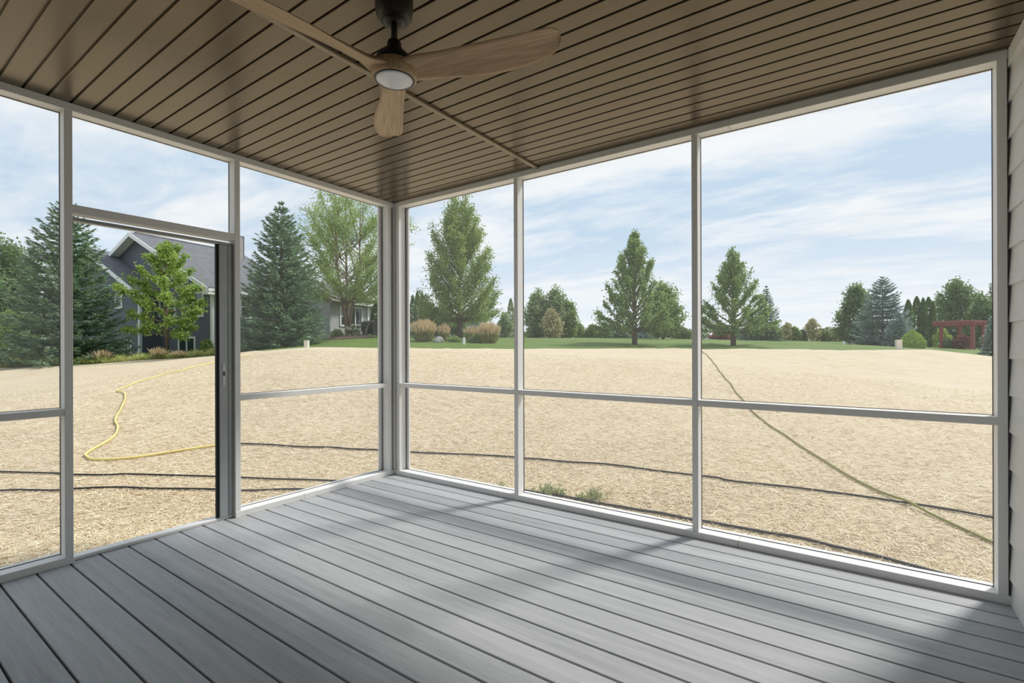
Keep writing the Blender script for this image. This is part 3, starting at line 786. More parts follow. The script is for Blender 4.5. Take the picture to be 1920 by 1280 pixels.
def shrub(u, d, vtop, half_px, mat, label, nleaf, leaf=0.12, lumps=9, flat=1.0, name='shrub', cat='shrub', group=None, prof='round', extra=None, jit=0.10):
    o = thing_at(name, u, d, label, cat, group)
    h = top_h(o, u, vtop, d); R = half_px * d / F_PX
    st = MB()
    for i in range(5):
        a = i * 1.3; st.tube([(0, 0, 0), (R * .25 * math.cos(a), R * .25 * math.sin(a), h * .35), (R * .5 * math.cos(a), R * .5 * math.sin(a), h * .72)], [0.012 * h + .01, 0.009 * h + .006, 0.004], 5)
    st.build('stem', BARK, o)
    if prof == 'column':      # arborvitae
        t = rng.random(nleaf) ** 0.9; a = rng.uniform(0, 6.283, nleaf)
        r = R * np.clip(np.minimum(1.0, (1 - t) * 2.3) ** 0.65 * (0.78 + 0.22 * np.minimum(1, t * 6)), 0.03, 1) * (1 - 0.30 * rng.random(nleaf) ** 2) * (1 + 0.10 * np.sin(a * 3 + t * 9))
        P = np.stack([r * np.cos(a), r * np.sin(a), t * h], 1)
        D = unit(np.stack([0.45 * np.cos(a), 0.45 * np.sin(a), np.ones(nleaf)], 1) + rng.normal(0, 0.25, (nleaf, 3)))
    elif prof == 'cone':      # clipped, egg-pointed shrub
        t = rng.random(nleaf); a = rng.uniform(0, 6.283, nleaf)
        pr = np.interp(t, [0, .15, .4, .7, .9, 1], [.80, .98, 1.0, .66, .26, .03])
        r = R * pr * (1 - 0.16 * rng.random(nleaf) ** 2)
        P = np.stack([r * np.cos(a), r * np.sin(a), t * h], 1); D = rand_dirs(nleaf)
    else:
        ks = []
        for i in range(lumps):
            a = i * 2.4; q = math.sqrt((i + 0.3) / lumps); tt = rng.uniform(0.30, 0.80)
            ks.append((q * 0.62 * R * math.cos(a), q * 0.62 * R * math.sin(a), h * (0.82 - 0.42 * q ** 1.5 + rng.uniform(-.10, .10)), R * rng.uniform(0.36, 0.52)))
        ks.append((0, 0, h * 0.80, R * 0.42)); ks = np.array(ks)
        idx = rng.integers(0, len(ks), nleaf); k = ks[idx]; dv = rand_dirs(nleaf)
        rad = k[:, 3] * (1 - 0.45 * rng.random(nleaf) ** 2)
        vz = np.minimum(h * 0.22, k[:, 2] * 0.6) if False else np.full(nleaf, h * 0.20)
        P = k[:, :3] + np.stack([dv[:, 0] * rad, dv[:, 1] * rad, dv[:, 2] * vz], 1)
        low = rng.random(nleaf) < 0.38; P[low, 2] *= rng.random(low.sum())
        P[:, 2] = np.clip(P[:, 2], 0.01, h * 1.03); D = rand_dirs(nleaf)
        P += rng.normal(0, jit * 0.3, P.shape)
    S = unit(np.cross(D, rand_dirs(nleaf)))
    V, Fq = rhombs(P, D, S, leaf * rng.uniform(0.7, 1.3, nleaf), leaf * 0.7 * rng.uniform(0.7, 1.2, nleaf))
    fo = np_mesh('foliage', V, Fq, mat, o); fo['kind'] = 'stuff'
    if extra:
        emat, en = extra
        ii = rng.choice(nleaf, en); Pe = P[ii] * np.array([1.06, 1.06, 1.04])
        De = rand_dirs(en); Se = unit(np.cross(De, rand_dirs(en)))
        V, Fq = rhombs(Pe, De, Se, np.full(en, 0.13), np.full(en, 0.12))
        fl = np_mesh('blooms', V, Fq, emat, o); fl['kind'] = 'stuff'
    return o
def grass_clump(u, d, vtop, half_px, label, n=900, plume=0.5):
    o = thing_at('ornamental_grass', u, d, label, 'grass clump')
    h = top_h(o, u, vtop, d); R = half_px * d / F_PX
    def blades(m, r0, fan, hmin, hmax):
        a = rng.uniform(0, 6.283, m); q = np.sqrt(rng.random(m)); rr_ = q * r0
        b0 = np.stack([rr_ * np.cos(a), rr_ * np.sin(a), np.zeros(m)], 1)
        hh = h * rng.uniform(hmin, hmax, m) * (1 - 0.24 * q ** 2)
        k = q * fan * rng.uniform(0.6, 1.3, m)
        tip = np.stack([(rr_ + k) * np.cos(a), (rr_ + k) * np.sin(a), hh], 1) + np.concatenate([rng.normal(0, 0.07, (m, 2)), np.zeros((m, 1))], 1)
        return b0, tip
    b0, tip = blades(n, R * 0.55, R * 0.30, 0.30, 0.74)
    D = unit(tip - b0); S = unit(np.cross(D, rand_dirs(n))); L = np.linalg.norm(tip - b0, axis=1)
    V, Fq = rhombs((b0 + tip) / 2, D, S, L, np.full(n, 0.030)); f = np_mesh('blades', V, Fq, CLUMPG, o); f['kind'] = 'stuff'
    m = int(n * plume)
    b0, tip = blades(m, R * 0.56, R * 0.46, 0.74, 1.05)
    base = b0 + (tip - b0) * rng.uniform(0.45, 0.72, m)[:, None]
    D = unit(tip - base + rng.normal(0, 0.05, (m, 3))); S = unit(np.cross(D, rand_dirs(m))); L = np.linalg.norm(tip - base, axis=1)
    V, Fq = rhombs((base + tip) / 2, D, S, L, np.full(m, 0.042)); f = np_mesh('plumes', V, Fq, PLUME, o); f['kind'] = 'stuff'
    return o

# ---- left side, in front of the slate-blue house
spruce(124, 21.5, 366, 110, SPRUCE, 'large blue-green spruce standing left of the slate-blue house', 1.45, shape=0.68)
spruce(528, 22.5, 376, 92, SPRUCE, 'blue-green spruce between the slate-blue house and the birch', 1.45, shape=0.68)
leafy(8, 34, 450, 72, DARKG, 'broad dark green tree rising behind the large spruce', 13000, 0.20, 0.08, nlimb=40, sig=0.30, up=0.4)
leafy(-75, 33, 470, 80, DARKG, 'dark woodland tree outside the porch beyond the tall weeds', 9000, 0.20, 0.08, nlimb=34, sig=0.30, up=0.4)
shrub(20, 25, 585, 70, ROUNDL, 'loose green thicket at the foot of the broad dark tree', 5000, 0.14)
leafy(313, 23, 446, 90, LIME, 'bright lime green young tree in front of the slate-blue house', 12500, 0.115, 0.16, prof=lambda t: np.interp(t, [0, .10, .2, .3, .42, .62, .78, .9, 1], [.50, .62, .55, .80, 1.0, .88, .50, .22, .06]), nlimb=36, up=0.12, sig=0.075, nsub=7, sub=0.24, trunk_r=0.085, fill=0.05)
leafy(652, 27, 352, 118, BIRCHL, 'airy multi-stemmed birch beside the pale grey house wing', 36000, 0.090, 0.22, prof=lambda t: np.interp(t, [0, .15, .4, .7, .9, 1], [.70, .95, 1.0, .92, .66, .25]), nlimb=66, up=0.75, sig=0.13, bark=BIRCHBARK, stems=3, nsub=8, sub=0.32, trunk_r=0.10, fill=0.12)
shrub(632, 25.5, 618, 13, ROUNDL, 'low green perennials at the foot of the birch', 900, 0.08)
shrub(662, 26, 611, 15, ROUNDL, 'pink and white flowering bush under the house window', 1400, 0.09, extra=(FLOWER, 260), name='flowering_bush')
shrub(710, 31.5, 560, 15, DARKG, 'tall dark evergreen shrub at the end of the pale house wing', 3200, 0.13, name='evergreen_shrub', prof='column')

# ---- middle
for i, (u, vt, hp) in enumerate(((774, 553, 7), (783, 545, 7), (792, 548, 7))):
    shrub(u, 39, vt, hp, ARBOR, ['slim arborvitae spire nearest the corner post, left of the feather grass', 'tallest of three slim arborvitae spires behind the feather grass', 'slim arborvitae spire beside the grey shed gable'][i], 1500, 0.13, name='arborvitae', cat='shrub', group='three slim arborvitae by the shed', prof='column')
leafy(862, 28.5, 366, 82, MAPLEL, 'tall olive green maple rising over the feather grass bed', 40000, 0.105, 0.12, prof=lambda t: np.interp(t, [0, .06, .2, .35, .55, .75, .9, 1], [.80, .96, 1.0, .92, .76, .60, .44, .16]), nlimb=90, up=0.62, sig=0.13, nsub=6, sub=0.20, trunk_r=0.17, pw=1.15, fill=0.09, shoots=14)
for u, vt, hp, lb in ((818, 580, 18, 'dark evergreen bush behind the small feather grass tuft'), (842, 572, 17, 'dark hedge bush under the olive maple'), (862, 590, 12, 'small dark bush against the maple trunk')):
    shrub(u, 37, vt, hp, DARKG, lb, 1800, 0.17)
grass_clump(795, 23.5, 596, 23, 'full golden feather grass clump beside the grey boulder', 1400, 0.8)
grass_clump(916, 24, 602, 22, 'full golden feather grass clump beside the arched shed', 1400, 0.8)
grass_clump(833, 24.5, 604, 13, 'thin feather grass tuft behind the grey boulder', 420, 0.35)
grass_clump(882, 25, 608, 13, 'thin greenish grass tuft beside the maple trunk', 420, 0.25)
for u, hp, vt, lb in ((852, 17, 631, 'low green ground cover in front of the maple trunk'), (893, 12, 628, 'low green ground cover beside the right feather grass'), (884, 9, 633, 'tiny green mound in the grass bed')):
    shrub(u, 24, vt, hp, ROUNDL, lb, 900, 0.08)
shrub(946, 45, 586, 17, GREYG, 'grey-green bush at the edge of the lawn right of the feather grass', 2000, 0.20)
shrub(958, 50, 560, 8, GREYG, 'narrow grey-green sapling beside the grey-green bush', 900, 0.20, prof='column')
for u, vt, hp, m_, lb in ((1008, 546, 26, GREYG, 'grey-green rounded tree on the left of the tree clump'), (1042, 540, 27, GREYG, 'tallest grey-green rounded tree of the clump past the lawn'), (1066, 566, 16, ROUNDL, 'small green tree on the right of the clump past the lawn'), (1036, 585, 16, TANL, 'pale willowy bush in front of the tree clump')):
    leafy(u, 52 if m_ is not TANL else 49, vt, hp, m_, lb, 5500, 0.24, 0.06, nlimb=40, up=0.55, sig=0.22, nsub=5)
shrub(1003, 54, 610, 20, ROUNDL, 'low green undergrowth under the left tree of the clump', 2200, 0.22)
shrub(1047, 54, 612, 20, ROUNDL, 'low green undergrowth under the tallest tree of the clump', 2200, 0.22)
for i, (u, vt, hp) in enumerate(((1086, 606, 15), (1110, 609, 15), (1135, 611, 14))):
    shrub(u, 58, vt, hp, ROUNDL, ['green hedgerow bush beside the small green tree', 'green hedgerow bush midway between tree clump and spiky maple', 'green hedgerow bush next to the low blue spruce'][i], 1600, 0.22, group='hedgerow bushes past the lawn')
spiky = lambda t: np.interp(t, [0, .06, .2, .36, .5, .68, .8, .92, 1], [.74, .98, 1.0, .84, .66, .42, .26, .14, .05])
leafy(1190, 25.5, 428, 82, MAPLED, 'spiky-topped young maple alone on the lawn, taller of two', 21000, 0.105, 0.115, prof=spiky, nlimb=66, up=0.62, sig=0.070, nsub=6, sub=0.17, pw=1.15, fill=0.08, shoots=10, trunk_r=0.15, group='two young maples on the lawn')
leafy(1375, 25.5, 464, 80, MAPLED, 'spiky-topped young maple with thin open crown, shorter of two', 17500, 0.105, 0.13, prof=spiky, nlimb=58, up=0.58, sig=0.070, nsub=6, sub=0.17, pw=1.15, fill=0.06, shoots=10, trunk_r=0.14, group='two young maples on the lawn')
leafy(1243, 36, 530, 38, ROUNDL, 'dense rounded tree just behind the taller young maple', 8500, 0.16, 0.05, nlimb=44, up=0.4, sig=0.16)
spruce(1165, 44, 612, 26, SPRUCED, 'low dark spruce under the taller young maple', 0.7)
spruce(1208, 45, 616, 20, SPRUCEB, 'low blue spruce peeking behind the taller maple trunk', 0.7)
spruce(1437, 38, 535, 34, SPRUCED, 'dark spruce behind the shorter young maple', 0.9)
spruce(1408, 40, 585, 30, SPRUCEB, 'low blue-green spruce half hidden by the shorter young maple', 0.8)
shrub(1352, 46, 622, 26, REDL, 'low brownish hedge behind the shorter maple trunk', 1200, 0.22)
# ---- distant scrub line
for i, (u, vt, hp, m_, lb) in enumerate((
    (1278, 614, 20, HEDGEG, 'distant tree showing between the two young maples'),
    (1476, 606, 12, TANL, 'tan scrub bush next to the dark spruce'),
    (1490, 612, 14, ROUNDL, 'rounded green bush in the distant scrub'),
    (1504, 618, 8, DARKG, 'small dark bush in the distant scrub'),
    (1523, 597, 17, TANL, 'tallest tan scrub bush on the skyline'),
    (1546, 621, 15, HEDGEG, 'low bush beside the tallest tan scrub'),
    (1563, 622, 12, TANL, 'last low tan bush before the dark pine'))):
    shrub(u, 62, vt, hp, m_, lb, 1300, 0.26)
for i in range(13):
    u = 640 + i * 82 + rng.uniform(-15, 15)
    shrub(u, 120 + rng.uniform(-12, 12), rng.uniform(612, 621), 44, HEDGEG, 'treeline clump on the far skyline', 1500, 0.75, name='distant_tree', cat='tree', group='far skyline treeline')
# ---- right group
leafy(1607, 42, 531, 36, DARKG, 'dark pine standing left behind the silver-blue spruce', 9000, 0.19, 0.03, prof=lambda t: np.interp(t, [0, .3, .6, .85, 1], [.95, 1.0, .8, .5, .15]), nlimb=46, up=0.6, sig=0.16, name='pine_tree')
spruce(1655, 36, 516, 55, SPRUCEB, 'tall silver-blue spruce at the edge of the lawn', 1.4, shape=0.7)
spruce(1686, 33.5, 585, 32, SPRUCEB, 'small silver-blue spruce in front of the tall one', 1.0)
for i, (u, vt, hp) in enumerate(((1703, 562, 10), (1719, 556, 11), (1731, 559, 8), (1741, 557, 10), (1749, 566, 7))):
    shrub(u, 39 + (i % 2) * 0.6, vt, hp, ARBOR, ['arborvitae column touching the silver-blue spruce', 'wide arborvitae column behind the clipped egg-shaped shrub', 'middle arborvitae column of the five', 'arborvitae column second from the red pergola', 'narrow arborvitae column nearest the red pergola'][i], 2200, 0.15, name='arborvitae', cat='shrub', group='five arborvitae by the pergola', prof='column')
shrub(1711, 27.5, 618, 20, BALLG, 'clipped egg-shaped bright green shrub beside the cream post', 4200, 0.075, prof='cone', name='clipped_shrub')
leafy(1795, 45, 525, 44, DARKG, 'broad dark tree behind the red pergola', 9500, 0.21, 0.04, nlimb=48, up=0.45, sig=0.20)
leafy(1842, 42, 555, 30, DARKG, 'dark tree right of the red pergola', 6500, 0.19, 0.04, nlimb=40, up=0.5, sig=0.20)
spruce(1858, 46, 528, 18, SPRUCED, 'narrow dark spruce tip above the tree right of the pergola', 0.6)
spruce(1862, 27, 592, 22, SPRUCEB, 'small silver-blue spruce close by the grey siding wall', 1.1)
shrub(1803, 34, 626, 20, REDL, 'dark red shrub under the red pergola', 2200, 0.11)
shrub(1766, 37, 615, 16, BALLG, 'yellow-green shrub behind the pergola posts', 1500, 0.13)
shrub(1777, 34.5, 634, 15, DARKG, 'low dark shrub at the foot of the pergola', 1300, 0.11)

# ---- tall weeds along the far edge of the straw, left
n = 15000
px_u = rng.uniform(-150, 432, n)
bx = np.array([at(u, 690, 1.0) - CAM for u in px_u])[:, :2]
dd = np.interp(px_u, [-150, 0, 110, 250, 330, 405, 440], [20, 20.3, 20.3, 20.7, 21.2, 22.2, 20]) + np.abs(rng.normal(0, 0.75, n))
xy = CAM[:2] + bx * dd[:, None]
z = terrain(xy); hh = rng.uniform(0.06, 0.30, n) * (0.6 + 0.6 * np.sin(px_u * 0.09) ** 2)
b0 = np.column_stack([xy, z]); tip = b0 + np.column_stack([rng.normal(0, 0.13, (n, 2)), hh])
D = unit(tip - b0); S = unit(np.cross(D, rand_dirs(n)))
V, Fq = rhombs((b0 + tip) / 2, D, S, np.linalg.norm(tip - b0, axis=1), np.full(n, 0.028))
tag(np_mesh('tall_grass', V, Fq, WILDGRASS), 'strip of tall weedy grass between straw and slate-blue house', 'grass', kind='stuff')
for u, vt, hp, lb in ((192, 653, 16, 'blond seed-head grass tuft under the large spruce'), (296, 648, 14, 'blond seed-head grass tuft left of the lime tree trunk'), (335, 655, 13, 'short blond grass tuft right of the lime tree trunk')):
    grass_clump(u, 20.9, vt, hp, lb, 160, 1.0)
shrub(388, 23.5, 636, 14, ROUNDL, 'small leafy bush by the white corner board of the house', 900, 0.09)
WEEDL = island_mat('pale_weed_leaves', [(0.22, 0.27, 0.12), (0.36, 0.40, 0.20), (0.52, 0.52, 0.30)], 0.6, 0.3)
# ---- weeds by the back sill
def weed(u, v, n, size, label):
    p = ground_hit(u, v); o = empty('weed', (p[0], p[1], p[2] - 0.005), label=label, cat='weed', group='weeds along the back sill')
    a = rng.uniform(0, 6.283, n); L = size * rng.uniform(0.25, 0.75, n); el = rng.uniform(0.2, 1.3, n)
    b0 = rng.normal(0, size * 0.35, (n, 3)); b0[:, 2] = np.abs(b0[:, 2]) * 0.8
    D = np.stack([np.cos(a) * np.cos(el), np.sin(a) * np.cos(el), np.sin(el)], 1); S = unit(np.cross(D, rand_dirs(n)))
    V, Fq = rhombs(b0 + D * L[:, None] / 2, D, S, L, np.full(n, 0.016)); f = np_mesh('leaves', V, Fq, WEEDL, o); f['kind'] = 'stuff'
weed(1025, 926, 150, 0.13, 'pale green weed sprouting beside the narrow middle post')
weed(1048, 929, 130, 0.11, 'pale green weed sprouting a hand away from the post weed')
weed(1115, 938, 150, 0.13, 'pale green weed sprouting at the end of the thick black hose')
weed(1088, 938, 80, 0.08, 'low pale weed between two larger weeds')
weed(940, 914, 60, 0.08, 'small yellowish weed left of the narrow middle post')

# ================================================================== HOUSES
HA = math.radians(9.8)
EL = np.array([-math.sin(HA), math.cos(HA), 0]); EW = np.array([-math.cos(HA), -math.sin(HA), 0])
HO = at(398, 655, 25.0)
# local frame of a house: x runs right along the gable (-EW), y runs back along the ridge (EL)
def window(parent, x, w, z0, z1, y, mat_frame=TRIMW, mull=0, axis='x', hung=True, name='window'):
    """window standing proud of a wall; axis 'x': wall facing -y at y ; axis 'y': wall facing +x at x=y"""
    fr = 0.10
    def bx(mb, a0, a1, c0, c1, d0, d1):
        if axis == 'x': mb.box(a0, a1, y - d1, y - d0, c0, c1)
        else: mb.box(y + d0, y + d1, a0, a1, c0, c1)
    mb = MB()
    bx(mb, x - fr, x, z0 - fr, z1 + fr, -0.02, 0.05); bx(mb, x + w, x + w + fr, z0 - fr, z1 + fr, -0.02, 0.05)
    bx(mb, x, x + w, z1, z1 + fr, -0.02, 0.05); bx(mb, x, x + w, z0 - fr, z0, -0.02, 0.06)
    for i in range(mull):
        c = x + w * (i + 1) / (mull + 1); bx(mb, c - 0.04, c + 0.04, z0, z1, -0.02, 0.045)
    if hung: bx(mb, x, x + w, (z0 + z1) / 2 - 0.03, (z0 + z1) / 2 + 0.03, -0.02, 0.04)
    f = mb.build(name, mat_frame, parent)
    g = MB(); bx(g, x, x + w, z0, z1, -0.01, 0.012); g.build('pane', GLASS, f)
def roof_slab(mb, e0, e1, r0, r1, th=0.12):
    """sloped slab: eave line e0-e1, ridge line r0-r1"""
    e0, e1, r0, r1 = [np.array(q, float) for q in (e0, e1, r0, r1)]
    n = np.cross(e1 - e0, r0 - e0); n /= np.linalg.norm(n); n = n if n[2] > 0 else -n
    mb.prism([e0, e1, r1, r0], n * th)
house = empty('house', (HO[0], HO[1], HO[2]), HA, label='slate-blue gabled house with white trim and grey shingle roof', cat='house')
GW, GE, GP, LEN = 12.87, 3.15, 6.42, 6.2           # gable width, eave height, peak height, length
PK = GW / 2; PITCH = (GP - GE) / PK
b = MB(); b.prism([(0, 0, -1.6), (-GW, 0, -1.6), (-GW, 0, GE), (-PK, 0, GP), (0, 0, GE)], (0, LEN, 0)); b.build('main_wall', BLUEGREY, house)
ov = 0.35
for s in (1, -1):
    b = MB(); xe = (ov if s > 0 else -GW - ov); ze = GE - PITCH * ov + 0.03
    roof_slab(b, (xe, -0.45, ze), (xe, LEN, ze), (-PK, -0.45, GP + 0.03), (-PK, LEN, GP + 0.03)); b.build('roof_slope', SHINGLE, house)
    b = MB(); d = np.array([0, 0, 0.24]); q0 = np.array([xe, -0.46, ze - 0.13]); q1 = np.array([-PK, -0.46, GP - 0.10])
    b.prism([q0, q1, q1 + d, q0 + d], (0, -0.05, 0)); b.build('rake_board', TRIMW, house)
    b = MB(); b.prism([(xe, -0.44, ze - 0.06), (-PK, -0.44, GP - 0.04), (-PK, -0.02, GP - 0.04), (xe, -0.02, ze - 0.06)], (0, 0, 0.04)); b.build('soffit', TRIMW, house)
b = MB(); b.box(ov - 0.02, ov + 0.07, -0.45, LEN, GE - 0.24, GE - 0.08); b.build('gutter', TRIMW, house)
b = MB(); b.box(-0.05, ov + 0.05, -0.47, 0.02, GE - 0.38, GE - 0.16); b.build('eave_return', TRIMW, house)
b = MB(); b.box(-PK - 0.12, -PK + 0.12, -0.2, LEN, GP + 0.10, GP + 0.19); b.build('ridge_cap', SHINGLE, house)
b = MB(); b.box(-0.12, 0.03, -0.03, 0.10, -1.6, GE); b.build('corner_board', TRIMW, house)
WX, WY = -4.45, -1.0; WPK = -9.14; WP = 5.62; WEV = 3.15
wp = (WP - WEV) / (WX - WPK)
b = MB(); b.prism([(WX, WY, -1.9), (2 * WPK - WX, WY, -1.9), (2 * WPK - WX, WY, WEV), (WPK, WY, WP), (WX, WY, WEV)], (0, 1.2, 0)); b.build('wing_wall', BLUEGREY, house)
for s in (1, -1):
    xe = WX + ov if s > 0 else 2 * WPK - WX - ov; ze = WEV - wp * ov + 0.03
    b = MB(); roof_slab(b, (xe, WY - 0.4, ze), (xe, WY + 4.5, ze), (WPK, WY - 0.4, WP + 0.03), (WPK, WY + 4.5, WP + 0.03)); b.build('wing_roof_slope', SHINGLE, house)
    b = MB(); d = np.array([0, 0, 0.22]); q0 = np.array([xe, WY - 0.41, ze - 0.12]); q1 = np.array([WPK, WY - 0.41, WP - 0.09])
    b.prism([q0, q1, q1 + d, q0 + d], (0, -0.05, 0)); b.build('rake_board', TRIMW, house)
b = MB(); b.box(WX - 0.10, WX + ov + 0.03, WY - 0.42, WY + 0.05, WEV - 0.36, WEV - 0.16); b.build('eave_return', TRIMW, house)
b = MB(); b.box(WX - 0.11, WX + 0.03, WY - 0.03, WY + 0.10, -1.9, WEV); b.build('corner_board', TRIMW, house)
window(house, -1.36, 0.62, 1.78, 2.90, 0); window(house, -5.0, 0.5, 1.85, 2.62, 0); window(house, -3.6, 0.5, 1.85, 2.62, 0)
window(house, -2.68, 1.25, -0.35, 0.58, 0, mull=1, hung=False, name='basement_window')
window(house, -6.62, 0.5, 2.35, 3.05, WY); window(house, -5.75, 0.5, -0.3, 0.45, WY, name='basement_window')
window(house, 0.25, 0.5, 1.75, 2.85, 0.0, axis='y'); window(house, 1.6, 0.5, 1.75, 2.85, 0.0, axis='y')
b = MB(); b.cbox(-5.32, -4.95, -0.12, 0.0, 0.12, 0.52, 0.02); b.build('meter_box', TRIMW, house)
b = MB(); b.cbox(-6.0, -5.88, WY - 0.12, WY, 3.0, 3.22, 0.02); b.build('wall_lantern', BLACKM, house)

# pale grey wing with the lawn windows behind the birch
PO = at(660, 625, 31.0)
pale = empty('house_wing', (PO[0], PO[1], PO[2]), HA, label='pale grey sided house wing with white windows behind the birch', cat='house')
def pl(u, v):
    q = on_plane(u, v, EW, PO) - PO; return float(q @ EL), float(q[2])
y_l, _ = pl(619, 600); y_r, _ = pl(702, 600)
zt = pl(660, 566)[1]; PWD = 5.0
b = MB(); b.box(-PWD, 0, y_l, y_r, -1.5, zt); b.build('wall', PALESIDE, pale)
b = MB(); roof_slab(b, (0.35, y_l - .3, zt - 0.12), (0.35, y_r + .3, zt - 0.12), (-PWD / 2, y_l - .3, zt + 1.3), (-PWD / 2, y_r + .3, zt + 1.3)); b.build('roof_slope', SHINGLE, pale)
b = MB(); roof_slab(b, (-PWD - .35, y_l - .3, zt - 0.12), (-PWD - .35, y_r + .3, zt - 0.12), (-PWD / 2, y_l - .3, zt + 1.3), (-PWD / 2, y_r + .3, zt + 1.3)); b.build('roof_slope', SHINGLE, pale)
b = MB(); b.prism([(0, y_l, zt - 0.02), (-PWD, y_l, zt - 0.02), (-PWD / 2, y_l, zt + 1.28)], (0, y_r - y_l, 0)); b.build('gable_wall', PALESIDE, pale)
b = MB(); b.box(0.34, 0.42, y_l - .3, y_r + .3, zt - 0.2, zt - 0.02); b.build('gutter', TRIMW, pale)
for (ua, ub, va, vb, mu) in ((654, 677, 577, 609, 1), (639, 649, 577, 609, 0)):
    ya, z1 = pl(ua, va); yb, z0 = pl(ub, vb)
    window(pale, ya, yb - ya, z0, z1, 0.0, axis='y', mull=mu, hung=(mu == 0))
yb, zb = pl(690.5, 612)
b = MB(); b.box(-0.02, 0.06, yb - 0.12, yb + 0.06, -1.2, zt); b.box(0.0, 0.7, yb - 0.05, y_r, zb - 0.04, zb + 0.04); b.build('porch_trim', TRIMW, pale)

# garden chair and grill by the wing
q = at(679, 626, 28.4); ch = empty('garden_chair', (q[0], q[1], gz(q[0], q[1])), HA - 1.0, label='dark slatted garden chair on the lawn under the pale wing', cat='chair')
CHW = plain('dark_grey_chair_slats', (0.10, 0.095, 0.09), 0.7)
for sx in (-0.26, 0.26):
    for sy in (-0.28, 0.22):
        b = MB(); b.box(sx - .03, sx + .03, sy - .03, sy + .03, 0, 0.52 if sy < 0 else 0.36); b.build('leg', CHW, ch)
    b = MB(); b.box(sx - .05, sx + .05, -0.34, 0.30, 0.52, 0.55); b.build('armrest', CHW, ch)
b = MB(); b.prism([(-.26, -.30, .36), (.26, -.30, .36), (.26, .24, .26), (-.26, .24, .26)], (0, 0, .03)); b.build('seat', CHW, ch)
for i in range(5):
    x = -0.22 + i * 0.11; b = MB(); b.prism([(x - .045, .20, .26), (x + .045, .20, .26), (x + .05, .46, 1.0 - .02 * abs(i - 2) ** 2), (x - .05, .46, 1.0 - .02 * abs(i - 2) ** 2)], (0, .02, .005)); b.build('back_slat', CHW, ch)
q = at(694, 626, 29.4); gr = empty('grill_cart', (q[0], q[1], gz(q[0], q[1])), HA, label='dark covered grill cart beside the garden chair', cat='grill')
b = MB(); b.cbox(-.45, .45, -.3, .3, .08, .62, .03); b.build('cabinet', BLACKM, gr)
b = MB(); b.prism([(-.45, -.28, .62), (-.45, .28, .62), (-.45, .22, .82), (-.45, -.05, .86), (-.45, -.22, .78)], (.9, 0, 0)); b.build('lid', BLACKM, gr)
for sx in (-.38, .38):
    b = MB(); b.tube([(sx, -.22, 0.07), (sx, .22, 0.07)], 0.07, 10); b.build('wheel_axle', RUBBER, gr)
# mulch bed under the birch
th_b = np.linspace(0, 6.283, 28, endpoint=False); bc = at(640, 632, 25.6)
P = np.array([[bc[0] + (2.0 + .2 * math.sin(3 * a)) * math.cos(a), bc[1] + (1.3 + .15 * math.cos(2 * a)) * math.sin(a)] for a in th_b] + [[bc[0], bc[1]]])
Z = terrain(P) + 0.02; Z[-1] += 0.06
o = mesh_obj('mulch_bed', np.column_stack([P, Z]), [(i, (i + 1) % 28, 28) for i in range(28)], MULCH)
tag(o, 'brown mulch bed around the birch stems', 'garden bed', kind='stuff')

# ---- grey sheds behind the feather grass
def shed(u, d, vridge, half_px, veave, label, rot, arch=False):
    q = at(u, 640, d); o = empty('shed', (q[0], q[1], gz(q[0], q[1]) - 0.05), rot, label=label, cat='shed')
    w_ = half_px * d / F_PX; zr = top_h(o, u, vridge, d); ze = top_h(o, u, veave, d)
    b = MB(); b.prism([(-w_, 0, 0), (w_, 0, 0), (w_, 0, ze), (0, 0, zr), (-w_, 0, ze)], (0, 4, 0)); b.build('wall', PALESIDE, o)
    for s in (1, -1):
        b = MB(); roof_slab(b, (s * (w_ + .3), -.3, ze - .2), (s * (w_ + .3), 4.2, ze - .2), (0, -.3, zr + .02), (0, 4.2, zr + .02), .1); b.build('roof_slope', PALEROOF, o)
        b = MB(); p0 = np.array([s * (w_ + .3), -.31, ze - .28]); p1 = np.array([0, -.31, zr - .06]); d_ = np.array([0, 0, .2]); b.prism([p0, p1, p1 + d_, p0 + d_], (0, -.05, 0)); b.build('rake_board', TRIMW, o)
    b = MB(); b.box(-w_ * .55, w_ * .55, -.04, .02, 0.05, ze * .85); dr = b.build('shed_door', DOORWOOD if arch else TRIMW, o)
    b = MB(); b.box(-.03, .03, -.07, -.03, ze * .2, ze * .7); b.build('handle', STEEL, dr)
PALEROOF = plain('pale_weathered_shingles', (0.30, 0.31, 0.34), 0.85, var=0.2, scale=8)
shed(803, 44, 576, 16, 598, 'small grey shed gable behind the full feather grass clump', HA + 0.5)
shed(884, 43, 594, 22, 611, 'low grey shed with dark doorway behind the maple trunk', HA + 0.35, True)

# ---- pergola
pg0 = at(1765, 648, 34.5); pg1 = at(1824, 650, 33.0); pv = pg1 - pg0; L = float(np.hypot(pv[0], pv[1])); ang = math.atan2(pv[1], pv[0])
gz0 = gz(pg0[0], pg0[1]) - 0.05
perg = empty('pergola', (pg0[0], pg0[1], gz0), ang, label='faded red timber pergola at the edge of the lawn', cat='pergola')
zt = float(at(1795, 607, 33.8)[2]) - gz0
for px_, py_ in ((0, 0), (L * 0.27, 1.6), (L, 0), (L, 1.8)):
    b = MB(); b.cbox(px_ - .09, px_ + .09, py_ - .09, py_ + .09, 0, zt, .01); b.build('post', REDWOOD, perg)
for py_ in (-.12, .06, 1.7):
    b = MB(); b.cbox(-.5, L + .15, py_ - .03, py_ + .03, zt - .12, zt + .10, .01); b.build('beam', REDWOOD, perg)
for i in range(8):
    xx = -.35 + i * (L + .4) / 7; b = MB(); b.cbox(xx - .025, xx + .025, -.4, 2.1, zt + .10, zt + .22, .008); b.build('rafter', REDWOOD, perg)

